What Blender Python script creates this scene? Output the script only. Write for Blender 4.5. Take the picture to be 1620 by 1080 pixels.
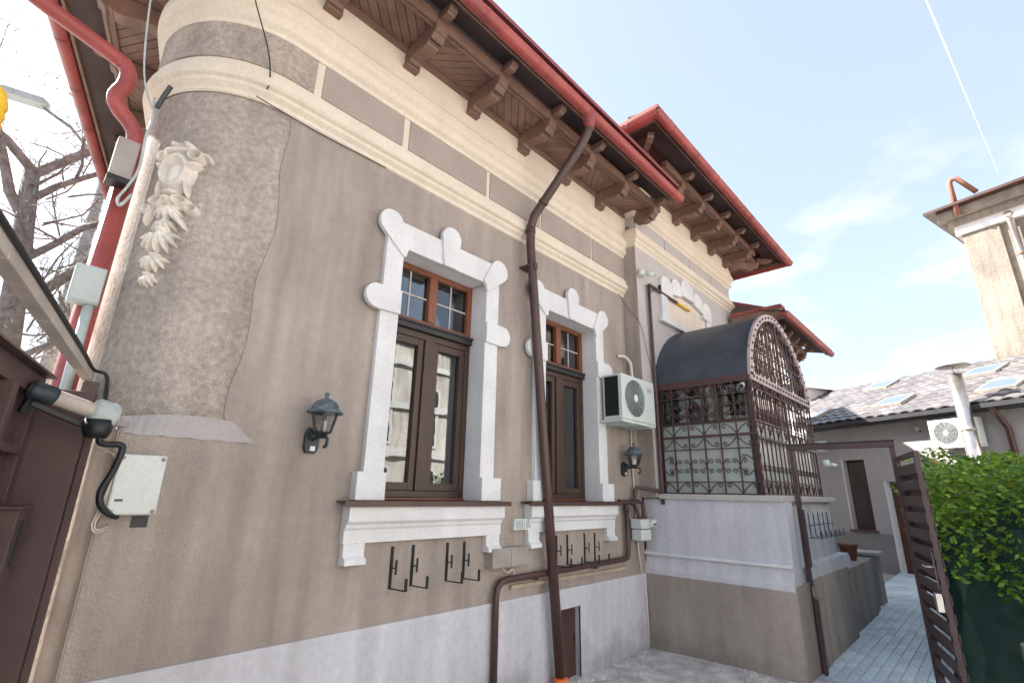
import bpy, bmesh, math, random
import numpy as np
from mathutils import Vector, Matrix
random.seed(7); rng = np.random.default_rng(7)
for o in list(bpy.data.objects): bpy.data.objects.remove(o)
scene = bpy.context.scene
C = scene.collection
R = math.radians
# ------------------------------------------------------------ camera
cam = bpy.data.cameras.new('camera'); camo = bpy.data.objects.new('camera', cam); C.objects.link(camo)
cam.sensor_width = 36; cam.lens = 17.333; cam.clip_end = 6000; cam.clip_start = 0.05
XC = Vector((0.68501, -0.72826, 0.02002)); UC = Vector((-0.22733, -0.18757, 0.95558)); FC = Vector((0.69216, 0.65913, 0.29404))
m = Matrix((XC, UC, -FC)).transposed().to_4x4(); m.translation = Vector((0, -3.4, 1.73))
camo.matrix_world = m
scene.camera = camo
# ------------------------------------------------------------ light
SUN_AZ, SUN_EL = 112, 40          # azimuth measured from +X towards +Y
world = bpy.data.worlds.new('World'); scene.world = world; world.use_nodes = True
nt = world.node_tree; nt.nodes.clear()
out = nt.nodes.new('ShaderNodeOutputWorld'); bg = nt.nodes.new('ShaderNodeBackground')
sky = nt.nodes.new('ShaderNodeTexSky'); sky.sky_type = 'NISHITA'; sky.sun_disc = False
sky.sun_elevation = R(SUN_EL); sky.sun_rotation = R(90 - SUN_AZ); sky.air_density = 1.0; sky.dust_density = 1.6; sky.ozone_density = 1.2
tc = nt.nodes.new('ShaderNodeTexCoord')
mp = nt.nodes.new('ShaderNodeMapping'); mp.inputs['Scale'].default_value = (1.0, 1.0, 2.6)
nz = nt.nodes.new('ShaderNodeTexNoise'); nz.inputs['Scale'].default_value = 3.1; nz.inputs['Detail'].default_value = 7; nz.inputs['Roughness'].default_value = .58
cr = nt.nodes.new('ShaderNodeValToRGB'); cr.color_ramp.elements[0].position = .50; cr.color_ramp.elements[1].position = .66
cr.color_ramp.elements[0].color = (0, 0, 0, 1); cr.color_ramp.elements[1].color = (.75, .75, .75, 1)
hz = nt.nodes.new('ShaderNodeMix'); hz.data_type = 'RGBA'; hz.inputs['Factor'].default_value = .6; hz.inputs['B'].default_value = (1.58, 1.72, 1.74, 1)   # thin high haze over the blue
mx = nt.nodes.new('ShaderNodeMix'); mx.data_type = 'RGBA'
mx.inputs['B'].default_value = (2.5, 2.5, 2.55, 1)
L = nt.links.new
L(tc.outputs['Generated'], mp.inputs['Vector']); L(mp.outputs[0], nz.inputs['Vector']); L(nz.outputs['Fac'], cr.inputs['Fac'])
sx = nt.nodes.new('ShaderNodeSeparateXYZ'); lo_ = nt.nodes.new('ShaderNodeMapRange'); lo_.inputs['From Min'].default_value = .62; lo_.inputs['From Max'].default_value = .42; ml = nt.nodes.new('ShaderNodeMath'); ml.operation = 'MULTIPLY'   # fair-weather cloud lies low
L(tc.outputs['Generated'], sx.inputs[0]); L(sx.outputs['Z'], lo_.inputs['Value']); L(lo_.outputs[0], ml.inputs[0]); L(cr.outputs['Color'], ml.inputs[1]); L(ml.outputs[0], mx.inputs['Factor']); L(sky.outputs['Color'], hz.inputs['A']); L(hz.outputs['Result'], mx.inputs['A'])
L(mx.outputs['Result'], bg.inputs['Color']); L(bg.outputs[0], out.inputs[0])
bg.inputs['Strength'].default_value = 0.13
sl = bpy.data.lights.new('sun', 'SUN'); so = bpy.data.objects.new('sun', sl); C.objects.link(so)
sl.energy = 5.0; sl.angle = R(.53); sl.color = (1, .95, .87)
sd = Vector((math.cos(R(SUN_EL)) * math.cos(R(SUN_AZ)), math.cos(R(SUN_EL)) * math.sin(R(SUN_AZ)), math.sin(R(SUN_EL))))
so.rotation_euler = sd.to_track_quat('Z', 'Y').to_euler(); so.location = (0, 0, 20)
scene.view_settings.view_transform = 'Standard'; scene.view_settings.look = 'None'
scene.view_settings.gamma = 1; scene.view_settings.use_curve_mapping = False
scene.view_settings.exposure = 1.97
scene.render.resolution_x = 1024; scene.render.resolution_y = 682

# ------------------------------------------------------------ materials
MATS = {}
def mat(name, col, rough=.8, metal=0, var=.12, vscale=3, fine=.06, bump=0, bscale=80, bdist=.01, stain=0, spec=.5, stretch=None, splash=0, orand=0):
    m = bpy.data.materials.new(name); m.use_nodes = True; n = m.node_tree; b = n.nodes['Principled BSDF']; l = n.links.new
    b.inputs['Roughness'].default_value = rough; b.inputs['Metallic'].default_value = metal; b.inputs['Specular IOR Level'].default_value = spec
    tc = n.nodes.new('ShaderNodeTexCoord'); src = tc.outputs['Object']
    if stretch:
        mpg = n.nodes.new('ShaderNodeMapping'); mpg.inputs['Scale'].default_value = stretch; l(src, mpg.inputs[0]); src = mpg.outputs[0]
    def noise(scale, detail=4, v=None):
        t = n.nodes.new('ShaderNodeTexNoise'); t.inputs['Scale'].default_value = scale; t.inputs['Detail'].default_value = detail; l(v or src, t.inputs['Vector']); return t.outputs['Fac']
    def mapr(f, a, b_):
        t = n.nodes.new('ShaderNodeMapRange'); t.inputs['From Min'].default_value = .3; t.inputs['From Max'].default_value = .7; t.inputs['To Min'].default_value = a; t.inputs['To Max'].default_value = b_; l(f, t.inputs['Value']); return t.outputs[0]
    def mul(a, b_):
        t = n.nodes.new('ShaderNodeMath'); t.operation = 'MULTIPLY'; l(a, t.inputs[0]); l(b_, t.inputs[1]); return t.outputs[0]
    f = mapr(noise(vscale, 5), 1 - var, 1 + var)
    f = mul(f, mapr(noise(vscale * 17, 3), 1 - fine, 1 + fine))
    if stain:
        mps = n.nodes.new('ShaderNodeMapping'); mps.inputs['Scale'].default_value = (5, 5, .55); l(tc.outputs['Object'], mps.inputs[0])
        f = mul(f, mapr(noise(1.3, 6, mps.outputs[0]), 1 - stain, 1 + stain * .3))
    if splash:      # rain-splash dirt along the foot of the wall, ragged upper edge
        sp_ = n.nodes.new('ShaderNodeSeparateXYZ'); l(tc.outputs['Object'], sp_.inputs[0])
        ad_ = n.nodes.new('ShaderNodeMath'); ad_.operation = 'MULTIPLY_ADD'; ad_.inputs[1].default_value = -.9; l(noise(3.5, 6, tc.outputs['Object']), ad_.inputs[0]); l(sp_.outputs['Z'], ad_.inputs[2])
        mr_ = n.nodes.new('ShaderNodeMapRange'); mr_.inputs['From Min'].default_value = -.45; mr_.inputs['From Max'].default_value = -.12; mr_.inputs['To Min'].default_value = 1 - splash; mr_.inputs['To Max'].default_value = 1; l(ad_.outputs[0], mr_.inputs['Value'])
        f = mul(f, mr_.outputs[0])
    if orand:
        oi = n.nodes.new('ShaderNodeObjectInfo'); mr_ = n.nodes.new('ShaderNodeMapRange'); mr_.inputs['To Min'].default_value = 1 - orand; mr_.inputs['To Max'].default_value = 1 + orand; l(oi.outputs['Random'], mr_.inputs['Value']); f = mul(f, mr_.outputs[0])
    mixn = n.nodes.new('ShaderNodeVectorMath'); mixn.operation = 'SCALE'; mixn.inputs[0].default_value = col[:3]; l(f, mixn.inputs['Scale'])
    l(mixn.outputs[0], b.inputs['Base Color'])
    if bump:
        bp = n.nodes.new('ShaderNodeBump'); bp.inputs['Strength'].default_value = bump; bp.inputs['Distance'].default_value = bdist
        l(noise(bscale, 5), bp.inputs['Height']); l(bp.outputs[0], b.inputs['Normal'])
    MATS[name] = m; return m
mat('taupe', (.40, .342, .30), .9, var=.15, vscale=.9, fine=.05, bump=.7, bscale=60, bdist=.018, stain=.26, splash=.25)
mat('taupe_old', (.485, .415, .36), .95, var=.2, vscale=1.6, fine=.2, bump=1.0, bscale=75, bdist=.02, stain=.22)
mat('frieze', (.385, .33, .29), .9, var=.08, bump=.5, bscale=90, bdist=.01)
mat('lavender', (.60, .595, .64), .9, var=.06, vscale=1.5, bump=.45, bscale=75, bdist=.01, stain=.16, splash=.35)
mat('pale_grey', (.50, .465, .45), .9, var=.05, bump=.3, bscale=80, bdist=.008, stain=.05)
mat('patch', (.42, .385, .375), .9, var=.1, bump=.4, bscale=60, bdist=.01)
mat('cream', (.74, .655, .54), .85, var=.05, vscale=2, bump=.15, bscale=60, bdist=.004, stain=.05)
mat('white', (.71, .71, .715), .8, var=.07, vscale=3, bump=.15, bscale=60, bdist=.004, stain=.06)
mat('stone_relief', (.70, .64, .57), .9, var=.2, vscale=9, bump=.3, bscale=60, bdist=.006)
mat('wood', (.22, .13, .098), .55, var=.2, vscale=5, fine=.15, bump=.3, bscale=40, bdist=.004)
mat('plank', (.225, .135, .105), .6, orand=.18, var=.25, vscale=4, fine=.2, bump=.3, bscale=30, bdist=.003)
mat('dark_deck', (.075, .05, .048), .7, var=.3)
mat('frame_brown', (.055, .030, .022), .4, var=.1)
mat('frame_red', (.19, .065, .032), .4, var=.15)
mat('black_trim', (.02, .018, .02), .4)
mat('red_gutter', (.34, .072, .064), .45, var=.28, fine=.12, vscale=3, metal=.0)
mat('roof_sheet', (.25, .05, .045), .5)
mat('pipe_brown', (.075, .038, .032), .38, var=.12, vscale=6)
mat('iron', (.078, .036, .036), .42, var=.2, vscale=9)
mat('iron_light', (.40, .33, .33), .45, var=.15)
mat('canopy', (.045, .058, .075), .45, var=.25, vscale=5)
mat('black', (.012, .014, .016), .45)
mat('lamp_green', (.018, .03, .036), .45, var=.3, vscale=20)
mat('lamp_top', (.09, .12, .14), .5, var=.5, vscale=30)
mat('plastic_white', (.62, .66, .63), .45, var=.05)
mat('plastic_grey', (.42, .47, .46), .5, var=.08)
mat('grey_metal', (.33, .30, .27), .5, var=.15, vscale=8)
mat('dark_grey', (.05, .05, .055), .5)
mat('orange', (.75, .16, .05), .5)
mat('yellow', (.85, .50, .02), .35)
mat('gate_brown', (.082, .048, .047), .5, var=.15, vscale=3)
mat('beam_beige', (.48, .42, .37), .7, var=.15)
mat('pillar', (.46, .37, .29), .9, var=.2, vscale=4, bump=.5, bscale=30, bdist=.01, stain=.2)
mat('bark', (.27, .235, .215), .95, var=.35, vscale=8, bump=.8, bscale=25, bdist=.03)
mat('concrete', (.40, .385, .36), .9, var=.15, bump=.3, bscale=40)
mat('courtyard', (.60, .58, .565), .95, var=.34, vscale=4.5, fine=.25, bump=1, bscale=30, bdist=.04)
mat('paver', (.60, .70, .76), .5, var=.2, vscale=1.5, fine=.12, orand=.13, bump=.4, bscale=50, bdist=.006)
mat('joint', (.48, .57, .62), .95)
mat('far_wall', (.44, .40, .385), .9, var=.06, bump=.2, stain=.06)
mat('far_base', (.26, .245, .24), .9, var=.08)
mat('tile', (.20, .185, .19), .36, var=.35, vscale=2.5, fine=.2, orand=.3)
mat('steel', (.62, .58, .55), .28, metal=.9, var=.15, vscale=7)
mat('old_render', (.27, .235, .195), .95, var=.22, vscale=1.1, fine=.1, bump=.5, bscale=20, bdist=.03, stain=.25)
mat('door_brown', (.10, .035, .022), .5, var=.2)
mat('net_green', (.018, .055, .045), .8, var=.3, vscale=5, bump=.3, bscale=120)
mat('terracotta', (.27, .12, .08), .8)
mat('cable_black', (.012, .014, .018), .5)
mat('cable_white', (.62, .55, .47), .6)
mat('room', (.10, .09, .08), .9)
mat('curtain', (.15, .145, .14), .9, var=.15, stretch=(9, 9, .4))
mat('far_lit', (.645, .61, .565), .9, var=.3, vscale=.8, stain=.35)
mat('sticker', (.75, .75, .76), .6)
mat('contrail', (.95, .95, .97), 1)
mat('soil', (.12, .09, .06), 1, var=.3, bump=.8, bscale=30)
# leaves: colour varies per face through a random attribute on the island
def leafmat(name, c1, c2, c3):
    m = bpy.data.materials.new(name); m.use_nodes = True; n = m.node_tree; b = n.nodes['Principled BSDF']
    g = n.nodes.new('ShaderNodeNewGeometry'); r = n.nodes.new('ShaderNodeValToRGB'); e = r.color_ramp.elements
    e[0].color = (*c1, 1); e[1].color = (*c3, 1); k = e.new(.55); k.color = (*c2, 1); k = e.new(.955); k.color = (*c3, 1); k = e.new(.975); k.color = (.42, .34, .06, 1); e[-1].color = (.30, .17, .06, 1)
    n.links.new(g.outputs['Random Per Island'], r.inputs[0]); n.links.new(r.outputs[0], b.inputs['Base Color'])
    b.inputs['Roughness'].default_value = .38
    t = n.nodes.new('ShaderNodeBsdfTranslucent'); n.links.new(r.outputs[0], t.inputs[0]); a = n.nodes.new('ShaderNodeMixShader'); a.inputs[0].default_value = .45
    o = n.nodes['Material Output']; n.links.new(b.outputs[0], a.inputs[1]); n.links.new(t.outputs[0], a.inputs[2]); n.links.new(a.outputs[0], o.inputs[0])
    MATS[name] = m
leafmat('leaf', (.06, .15, .02), (.18, .35, .04), (.36, .50, .07))
def glassmat(name, tint, refl, frost=None):
    m = bpy.data.materials.new(name); m.use_nodes = True; n = m.node_tree; n.nodes.remove(n.nodes['Principled BSDF']); o = n.nodes['Material Output']; l = n.links.new
    gl = n.nodes.new('ShaderNodeBsdfGlossy'); gl.inputs['Roughness'].default_value = .0 if not frost else .25; gl.inputs['Color'].default_value = (1, 1, 1, 1)
    if frost:
        tr = n.nodes.new('ShaderNodeBsdfDiffuse'); tr.inputs['Color'].default_value = (*frost, 1)
    else:
        tr = n.nodes.new('ShaderNodeBsdfTransparent'); tr.inputs['Color'].default_value = (*tint, 1)
    fr = n.nodes.new('ShaderNodeFresnel'); fr.inputs['IOR'].default_value = 1.5
    mr = n.nodes.new('ShaderNodeMath'); mr.operation = 'MULTIPLY_ADD'; mr.inputs[1].default_value = 1.6; mr.inputs[2].default_value = refl; mr.use_clamp = True
    tcn = n.nodes.new('ShaderNodeTexCoord'); nzn = n.nodes.new('ShaderNodeTexNoise'); nzn.inputs['Scale'].default_value = 2.2
    bp = n.nodes.new('ShaderNodeBump'); bp.inputs['Strength'].default_value = .12; bp.inputs['Distance'].default_value = .012
    l(tcn.outputs['Object'], nzn.inputs['Vector']); l(nzn.outputs['Fac'], bp.inputs['Height']); l(bp.outputs[0], gl.inputs['Normal'])
    mi = n.nodes.new('ShaderNodeMixShader'); l(fr.outputs[0], mr.inputs[0]); l(mr.outputs[0], mi.inputs[0]); l(tr.outputs[0], mi.inputs[1]); l(gl.outputs[0], mi.inputs[2]); l(mi.outputs[0], o.inputs[0])
    MATS[name] = m
glassmat('glass', (.5, .53, .53), .05)
glassmat('porch_glass', (.5, .52, .52), .45)
glassmat('frosted', (1, 1, 1), .02, frost=(.47, .52, .50))
glassmat('lamp_glass', (.85, .85, .82), .03)
glassmat('skylight_glass', (.6, .6, .62), .25)

# ------------------------------------------------------------ mesh helpers
def tag(o, label=None, cat=None, group=None, kind=None):
    if label: o['label'] = label
    if cat: o['category'] = cat
    if group: o['group'] = group
    if kind: o['kind'] = kind
    return o
def empty(name, loc, label, cat, group=None):
    o = bpy.data.objects.new(name, None); C.objects.link(o); o.location = loc; o.empty_display_size = .1
    return tag(o, label, cat, group)
def adopt(o, parent):
    o.parent = parent
    if parent.type == 'EMPTY' and parent.parent is None:
        o.matrix_parent_inverse = Matrix.Translation(-Vector(parent.location))
    else:
        o.matrix_parent_inverse = Matrix.Identity(4)
class MB:
    def __init__(s): s.v = []; s.f = []; s.sm = []
    def add(s, vs, fs, smooth=False):
        k = len(s.v); s.v += [tuple(p) for p in vs]; s.f += [tuple(i + k for i in f) for f in fs]; s.sm += [smooth] * len(fs); return s
    def box(s, a, b, M=None):
        x0, y0, z0 = [min(a[i], b[i]) for i in range(3)]; x1, y1, z1 = [max(a[i], b[i]) for i in range(3)]
        vs = [(x0, y0, z0), (x1, y0, z0), (x1, y1, z0), (x0, y1, z0), (x0, y0, z1), (x1, y0, z1), (x1, y1, z1), (x0, y1, z1)]
        if M is not None: vs = [M @ Vector(p) for p in vs]
        return s.add(vs, [(0, 3, 2, 1), (4, 5, 6, 7), (0, 1, 5, 4), (1, 2, 6, 5), (2, 3, 7, 6), (3, 0, 4, 7)])
    def bar(s, p, q, w, h, up=(0, 0, 1)):            # rectangular bar from p to q
        p, q = Vector(p), Vector(q); d = (q - p).normalized(); u = Vector(up)
        sd_ = d.cross(u)
        if sd_.length < 1e-4: sd_ = d.cross(Vector((0, 1, 0)))
        sd_.normalize(); u = sd_.cross(d)
        vs = [c + sd_ * (a * w / 2) + u * (b_ * h / 2) for c in (p, q) for a, b_ in ((-1, -1), (1, -1), (1, 1), (-1, 1))]
        return s.add(vs, [(3, 2, 1, 0), (4, 5, 6, 7), (0, 1, 5, 4), (1, 2, 6, 5), (2, 3, 7, 6), (3, 0, 4, 7)])
    def prism(s, poly, ext, fn):                      # poly: 2D points (ccw), ext=(a,b), fn(u,v,e)->xyz
        n = len(poly); vs = [fn(u, v, ext[0]) for u, v in poly] + [fn(u, v, ext[1]) for u, v in poly]
        fs = [tuple(range(n - 1, -1, -1)), tuple(range(n, 2 * n))] + [(i, (i + 1) % n, n + (i + 1) % n, n + i) for i in range(n)]
        return s.add(vs, fs)
    def tube(s, pts, r, n=8, cap=True):
        pts = [Vector(p) for p in pts]; rs = r if isinstance(r, (list, tuple)) else [r] * len(pts)
        t0 = (pts[1] - pts[0]).normalized(); a = t0.orthogonal().normalized(); vs = []
        for i, p in enumerate(pts):
            t = (pts[min(i + 1, len(pts) - 1)] - pts[max(i - 1, 0)]).normalized()
            a = (a - t * a.dot(t)); a = a.normalized() if a.length > 1e-6 else t.orthogonal().normalized(); b_ = t.cross(a)
            vs += [p + (a * math.cos(2 * math.pi * k / n) + b_ * math.sin(2 * math.pi * k / n)) * rs[i] for k in range(n)]
        fs = [(i * n + k, i * n + (k + 1) % n, (i + 1) * n + (k + 1) % n, (i + 1) * n + k) for i in range(len(pts) - 1) for k in range(n)]
        s.add(vs, fs, True)
        if cap:
            k = len(s.v) - len(vs); s.f += [tuple(k + i for i in range(n - 1, -1, -1)), tuple(k + len(vs) - n + i for i in range(n))]; s.sm += [False] * 2
        return s
    def stube(s, pts, r, n=8):
        P_ = [Vector(p) for p in pts]; o = []
        for i in range(len(P_) - 1):
            a, b_, c, d = P_[max(i - 1, 0)], P_[i], P_[i + 1], P_[min(i + 2, len(P_) - 1)]
            for k in range(5):
                t = k / 5; o.append(.5 * ((2 * b_) + (c - a) * t + (2 * a - 5 * b_ + 4 * c - d) * t * t + (3 * b_ - a - 3 * c + d) * t ** 3))
        return s.tube(o + [P_[-1]], r, n)
    def lathe(s, prof, c=(0, 0, 0), n=16, sq=False):          # prof (r,z)
        off = math.pi / 4 if sq else 0; n = 4 if sq else n; vs = []
        for r, z in prof: vs += [(c[0] + r * math.cos(2 * math.pi * k / n + off), c[1] + r * math.sin(2 * math.pi * k / n + off), c[2] + z) for k in range(n)]
        fs = [(i * n + k, i * n + (k + 1) % n, (i + 1) * n + (k + 1) % n, (i + 1) * n + k) for i in range(len(prof) - 1) for k in range(n)]
        fs += [tuple(range(n - 1, -1, -1)), tuple((len(prof) - 1) * n + k for k in range(n))]
        return s.add(vs, fs, not sq)
    def build(s, name, mt, parent=None, bevel=0):
        me = bpy.data.meshes.new(name); me.from_pydata(s.v, [], s.f); me.materials.append(MATS[mt]); me.update()
        me.polygons.foreach_set('use_smooth', s.sm)
        o = bpy.data.objects.new(name, me); C.objects.link(o)
        if parent is not None: adopt(o, parent)
        if bevel:
            b = o.modifiers.new('bevel', 'BEVEL'); b.width = bevel; b.segments = 2; b.limit_method = 'ANGLE'
        return o
def copy_tree(o, dloc, parent=None):
    c = o.copy(); C.objects.link(c)
    if parent is not None: c.parent = parent; c.matrix_parent_inverse = o.matrix_parent_inverse.copy()
    else: c.location = Vector(o.location) + Vector(dloc)
    for ch in o.children: copy_tree(ch, (0, 0, 0), c)
    return c
def sweep(path, prof, name, mt, parent, smooth=False):    # path: (x,y,nx,ny); prof: (outward, z)
    b = MB(); n = len(prof)
    vs = [(x + nx * o_, y + ny * o_, z) for x, y, nx, ny in path for o_, z in prof]
    fs = [(i * n + k, i * n + k + 1, (i + 1) * n + k + 1, (i + 1) * n + k) for i in range(len(path) - 1) for k in range(n - 1)]
    b.add(vs, fs, smooth); return b.build(name, mt, parent)
# ------------------------------------------------------------ ground
def grid(name, x0, x1, y0, y1, nx, ny, zf, mt):
    b = MB(); vs = []
    for j in range(ny + 1):
        for i in range(nx + 1):
            x = x0 + (x1 - x0) * i / nx; y = y0 + (y1 - y0) * j / ny; vs.append((x, y, zf(x, y)))
    b.add(vs, [(j * (nx + 1) + i, j * (nx + 1) + i + 1, (j + 1) * (nx + 1) + i + 1, (j + 1) * (nx + 1) + i) for j in range(ny) for i in range(nx)], True)
    return b.build(name, mt)
g_ = grid('ground', -400, 400, -400, 400, 2, 2, lambda x, y: -.06, 'concrete'); tag(g_, kind='structure')
def yardz(x, y): return .012 * math.sin(x * 3.1 + y) * math.sin(y * 2.7) + .008 * math.sin(x * 7 + 2 * y) - .02 + max(0, (x - 4.5)) * .012
yard = grid('courtyard', -1.2, 6.45, -9, .05, 60, 60, yardz, 'courtyard'); tag(yard, kind='structure')
street = grid('road', -60, -1.6, -60, 60, 2, 2, lambda x, y: -.05, 'dark_grey'); tag(street, kind='structure')
# brick-paved path beyond the walk gate: near pavers are single pieces, the far end is bedding
path = MB().box((6.45, -3.2, -.06), (18.2, -1.2, -.012)).build('path', 'joint'); tag(path, kind='structure')
pm = MB().box((-.098, -.048, -.02), (.098, .048, 0)).build('paver', 'paver', path, bevel=.006)
first = True; k = 0
for i in range(30):
    for j in range(20):
        x = 6.56 + i * .203 + (j % 2) * .1; y = -1.27 - j * .1005
        if y < -3.15 or k >= 300: continue
        if x < 7.0 and y > -1.75: continue
        o = pm if first else pm.copy()
        if not first: C.objects.link(o)
        first = False; k += 1
        o.location = (x, y, random.uniform(-.002, .003)); o.rotation_euler = (random.uniform(-.012, .012), random.uniform(-.012, .012), random.uniform(-.01, .01))
b = MB()
for i in range(15, 58):
    for j in range(20):
        x = 6.56 + i * .203 + (j % 2) * .1; y = -1.27 - j * .1005
        if x > 18.1 or y < -3.15: continue
        b.box((x - .098, y - .048, -.02), (x + .098, y + .048, random.uniform(-.002, .003)))
far = b.build('far_pavers', 'paver', path); far['kind'] = 'stuff'

b = MB()
for i in range(1500):
    u = rng.random()
    if u < .45: x = rng.uniform(.6, 6.0); y = -.03 - abs(rng.normal()) * .09
    elif u < .75: x = 6.06 - abs(rng.normal()) * .09; y = rng.uniform(-1.7, -.03)
    else: x = rng.uniform(1.5, 6.3); y = rng.uniform(-3, -.1)
    r_ = abs(rng.normal()) * .006 + .003; z = yardz(x, y); a = rng.uniform(0, 3)
    b.add([(x + r_ * math.cos(a + t), y + r_ * math.sin(a + t), z - .002) for t in (0, 2.1, 4.2)] + [(x, y, z + r_ * .9)], [(0, 1, 3), (1, 2, 3), (2, 0, 3)])
grit = b.build('grit', 'courtyard'); tag(grit, 'loose grit and crumbs of plaster along the wall foot', 'grit', kind='stuff')
# ------------------------------------------------------------ the house
house = empty('house', (3, 0, 0), 'taupe stuccoed villa with rounded corner, white window surrounds and bracketed brown eaves', 'house')
A75 = R(75); G = (math.cos(A75), math.sin(A75)); GN = (-G[1], G[0])
CX, CY, RR = 1.03, .70, .70
arc = [(CX + RR * math.cos(a), CY + RR * math.sin(a), math.cos(a), math.sin(a)) for a in [R(-90 - 105 * i / 28) for i in range(29)]]
T = (arc[-1][0], arc[-1][1])
street_end = (T[0] + G[0] * 7, T[1] + G[1] * 7, GN[0], GN[1])
path_all = [(5.879, 0, 0, -1)] + arc + [street_end]
path_arc = arc + [street_end]
# old rough plaster round the corner, new smoother plaster on the flat
sweep([(1.32, 0, 0, -1)] + path_arc, [(-.008, 0), (-.008, 1), (-.008, 2), (-.008, 3), (-.008, 4.6)], 'old_plaster_wall', 'taupe_old', house)
W1, W2 = 2.64, 4.565
HO, WZ0, WZ1 = .497, 1.655, 3.745
b = MB()
xs = [1.3, W1 - HO, W1 + HO, W2 - HO, W2 + HO, 5.879]; zs = [.70, WZ0, WZ1, 4.6]
for i in range(5):
    for j in range(3):
        if j == 1 and i in (1, 3): continue
        b.add([(xs[i], 0, zs[j]), (xs[i + 1], 0, zs[j]), (xs[i + 1], 0, zs[j + 1]), (xs[i], 0, zs[j + 1])], [(0, 1, 2, 3)])
b.add([(5.879, 0, .7), (6.095, 0, .7), (6.095, 0, 2.76), (5.879, 0, 2.76)], [(0, 1, 2, 3)])
n = 70; ed = []
for i in range(n + 1):
    z = .7 + 3.9 * i / n
    e = 1.05 + .035 * math.sin(z * 2.1) + .02 * math.sin(z * 7.3 + 1) + random.uniform(-.004, .004)
    if z < 2.1: e = 1.03
    ed.append((e, z))
vs = [(e, 0, z) for e, z in ed] + [(1.3, 0, z) for e, z in ed] + [(e - .004, .03, z) for e, z in ed]
b.add(vs, [(i, n + 1 + i, n + 2 + i, i + 1) for i in range(n)] + [(2 * n + 2 + i, i, i + 1, 2 * n + 3 + i) for i in range(n)])
b.build('wall', 'taupe', house)
# square base under the rounded corner, with its plaster fillet
b = MB(); fp = [(.505, -.002), (1.031, -.002), (1.031, .5), (.40, .5)]
b.prism(fp, (0, 2.0), lambda u, v, e: (u, v, e)); b.build('corner_base', 'taupe', house)
b = MB()
nn = 14; lo = []; hi = []
for i in range(nn + 1):
    x = .505 + (1.19 - .505) * i / nn
    zt = 2.10 + .035 * math.sin(math.pi * i / nn) - .09 * max(0, (x - 1.06)) / .13
    xx = min(max(x, .345), 1.03); yc = CY - math.sqrt(max(0, RR * RR - (xx - CX) ** 2)) if x < CX else 0
    lo.append((x, -.006, 2.0 + .004 * math.sin(i * 2.1))); hi.append((x, max(-.004, min(yc * .5, .10) - .004), zt))
b.add(lo + hi, [(i, i + 1, nn + 2 + i, nn + 1 + i) for i in range(nn)])
b.add([lo[0], hi[0], (.505, .35, 2.0), (.505, .35, 2.1)], [(0, 1, 3, 2)])
b.build('plaster_fillet', 'patch', house)
b = MB(); b.prism([(.503, -.001), (.398, .5), (.392, .5), (.497, -.001)], (0, 2.02), lambda u, v, e: (u, v, e)); b.build('gate_pillar', 'pillar', house)  # beige slab; its lighter colour stands in for stronger light on this face
# plinth with basement opening
b = MB()
px = [.5, 4.34, 4.665, 6.07]
b.box((.498, -.02, -.1), (4.34, .0, .815)); b.box((4.34, -.02, .63), (4.665, .0, .815)); b.box((4.665, -.02, -.1), (6.069, .0, .815))
b.box((4.335, -.016, -.1), (4.34, .14, .63)); b.box((4.665, -.016, -.1), (4.67, .14, .63))
pl = b.build('plinth', 'lavender', house)
bd = MB().box((4.34, .05, -.1), (4.665, .08, .63)).build('basement_door', 'pipe_brown', house)
MB().box((4.37, .042, .03), (4.375, .05, .6)).box((4.63, .042, .3), (4.645, .05, .36)).build('hinge', 'black', bd)
# string course, frieze, cornice and cream upper wall: mouldings swept round the corner
S1 = [(0, 4.45), (.012, 4.46), (.012, 4.49), (.045, 4.52), (.05, 4.545), (.075, 4.56), (.085, 4.575), (.085, 4.625), (.062, 4.632), (.062, 4.69), (.03, 4.705)]
sweep(path_all, S1, 'string_course', 'cream', house)
sweep(path_all, [(.03, 4.69), (.03, 5.08)], 'frieze', 'cream', house)
S2 = [(.03, 5.05), (.045, 5.055), (.05, 5.09), (.085, 5.12), (.09, 5.15), (.078, 5.16), (.082, 5.20), (.115, 5.235), (.12, 5.26), (.12, 5.31), (.105, 5.32), (.105, 5.35), (.088, 5.39), (.085, 5.44)]
sweep(path_all, S2, 'cornice', 'cream', house)
sweep(path_all, [(.085, 5.43), (.085, 5.80)], 'upper_wall', 'cream', house)
pan = [(1.25, 2.025), (2.09, 3.085), (3.135, 3.97), (4.0, 5.03), (5.06, 5.879)]
for a, c in pan:
    MB().box((a, -.042, 4.735), (c, -.028, 5.05)).build('frieze_panel', 'frieze', house, bevel=.004)
pa = [p for p in arc if True]
pthp = [(1.185, 0, 0, -1)] + arc[1:]
sweep(pthp, [(.03, 4.735), (.042, 4.735), (.042, 5.05), (.03, 5.05)], 'frieze_panel', 'taupe_old', house)

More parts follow.
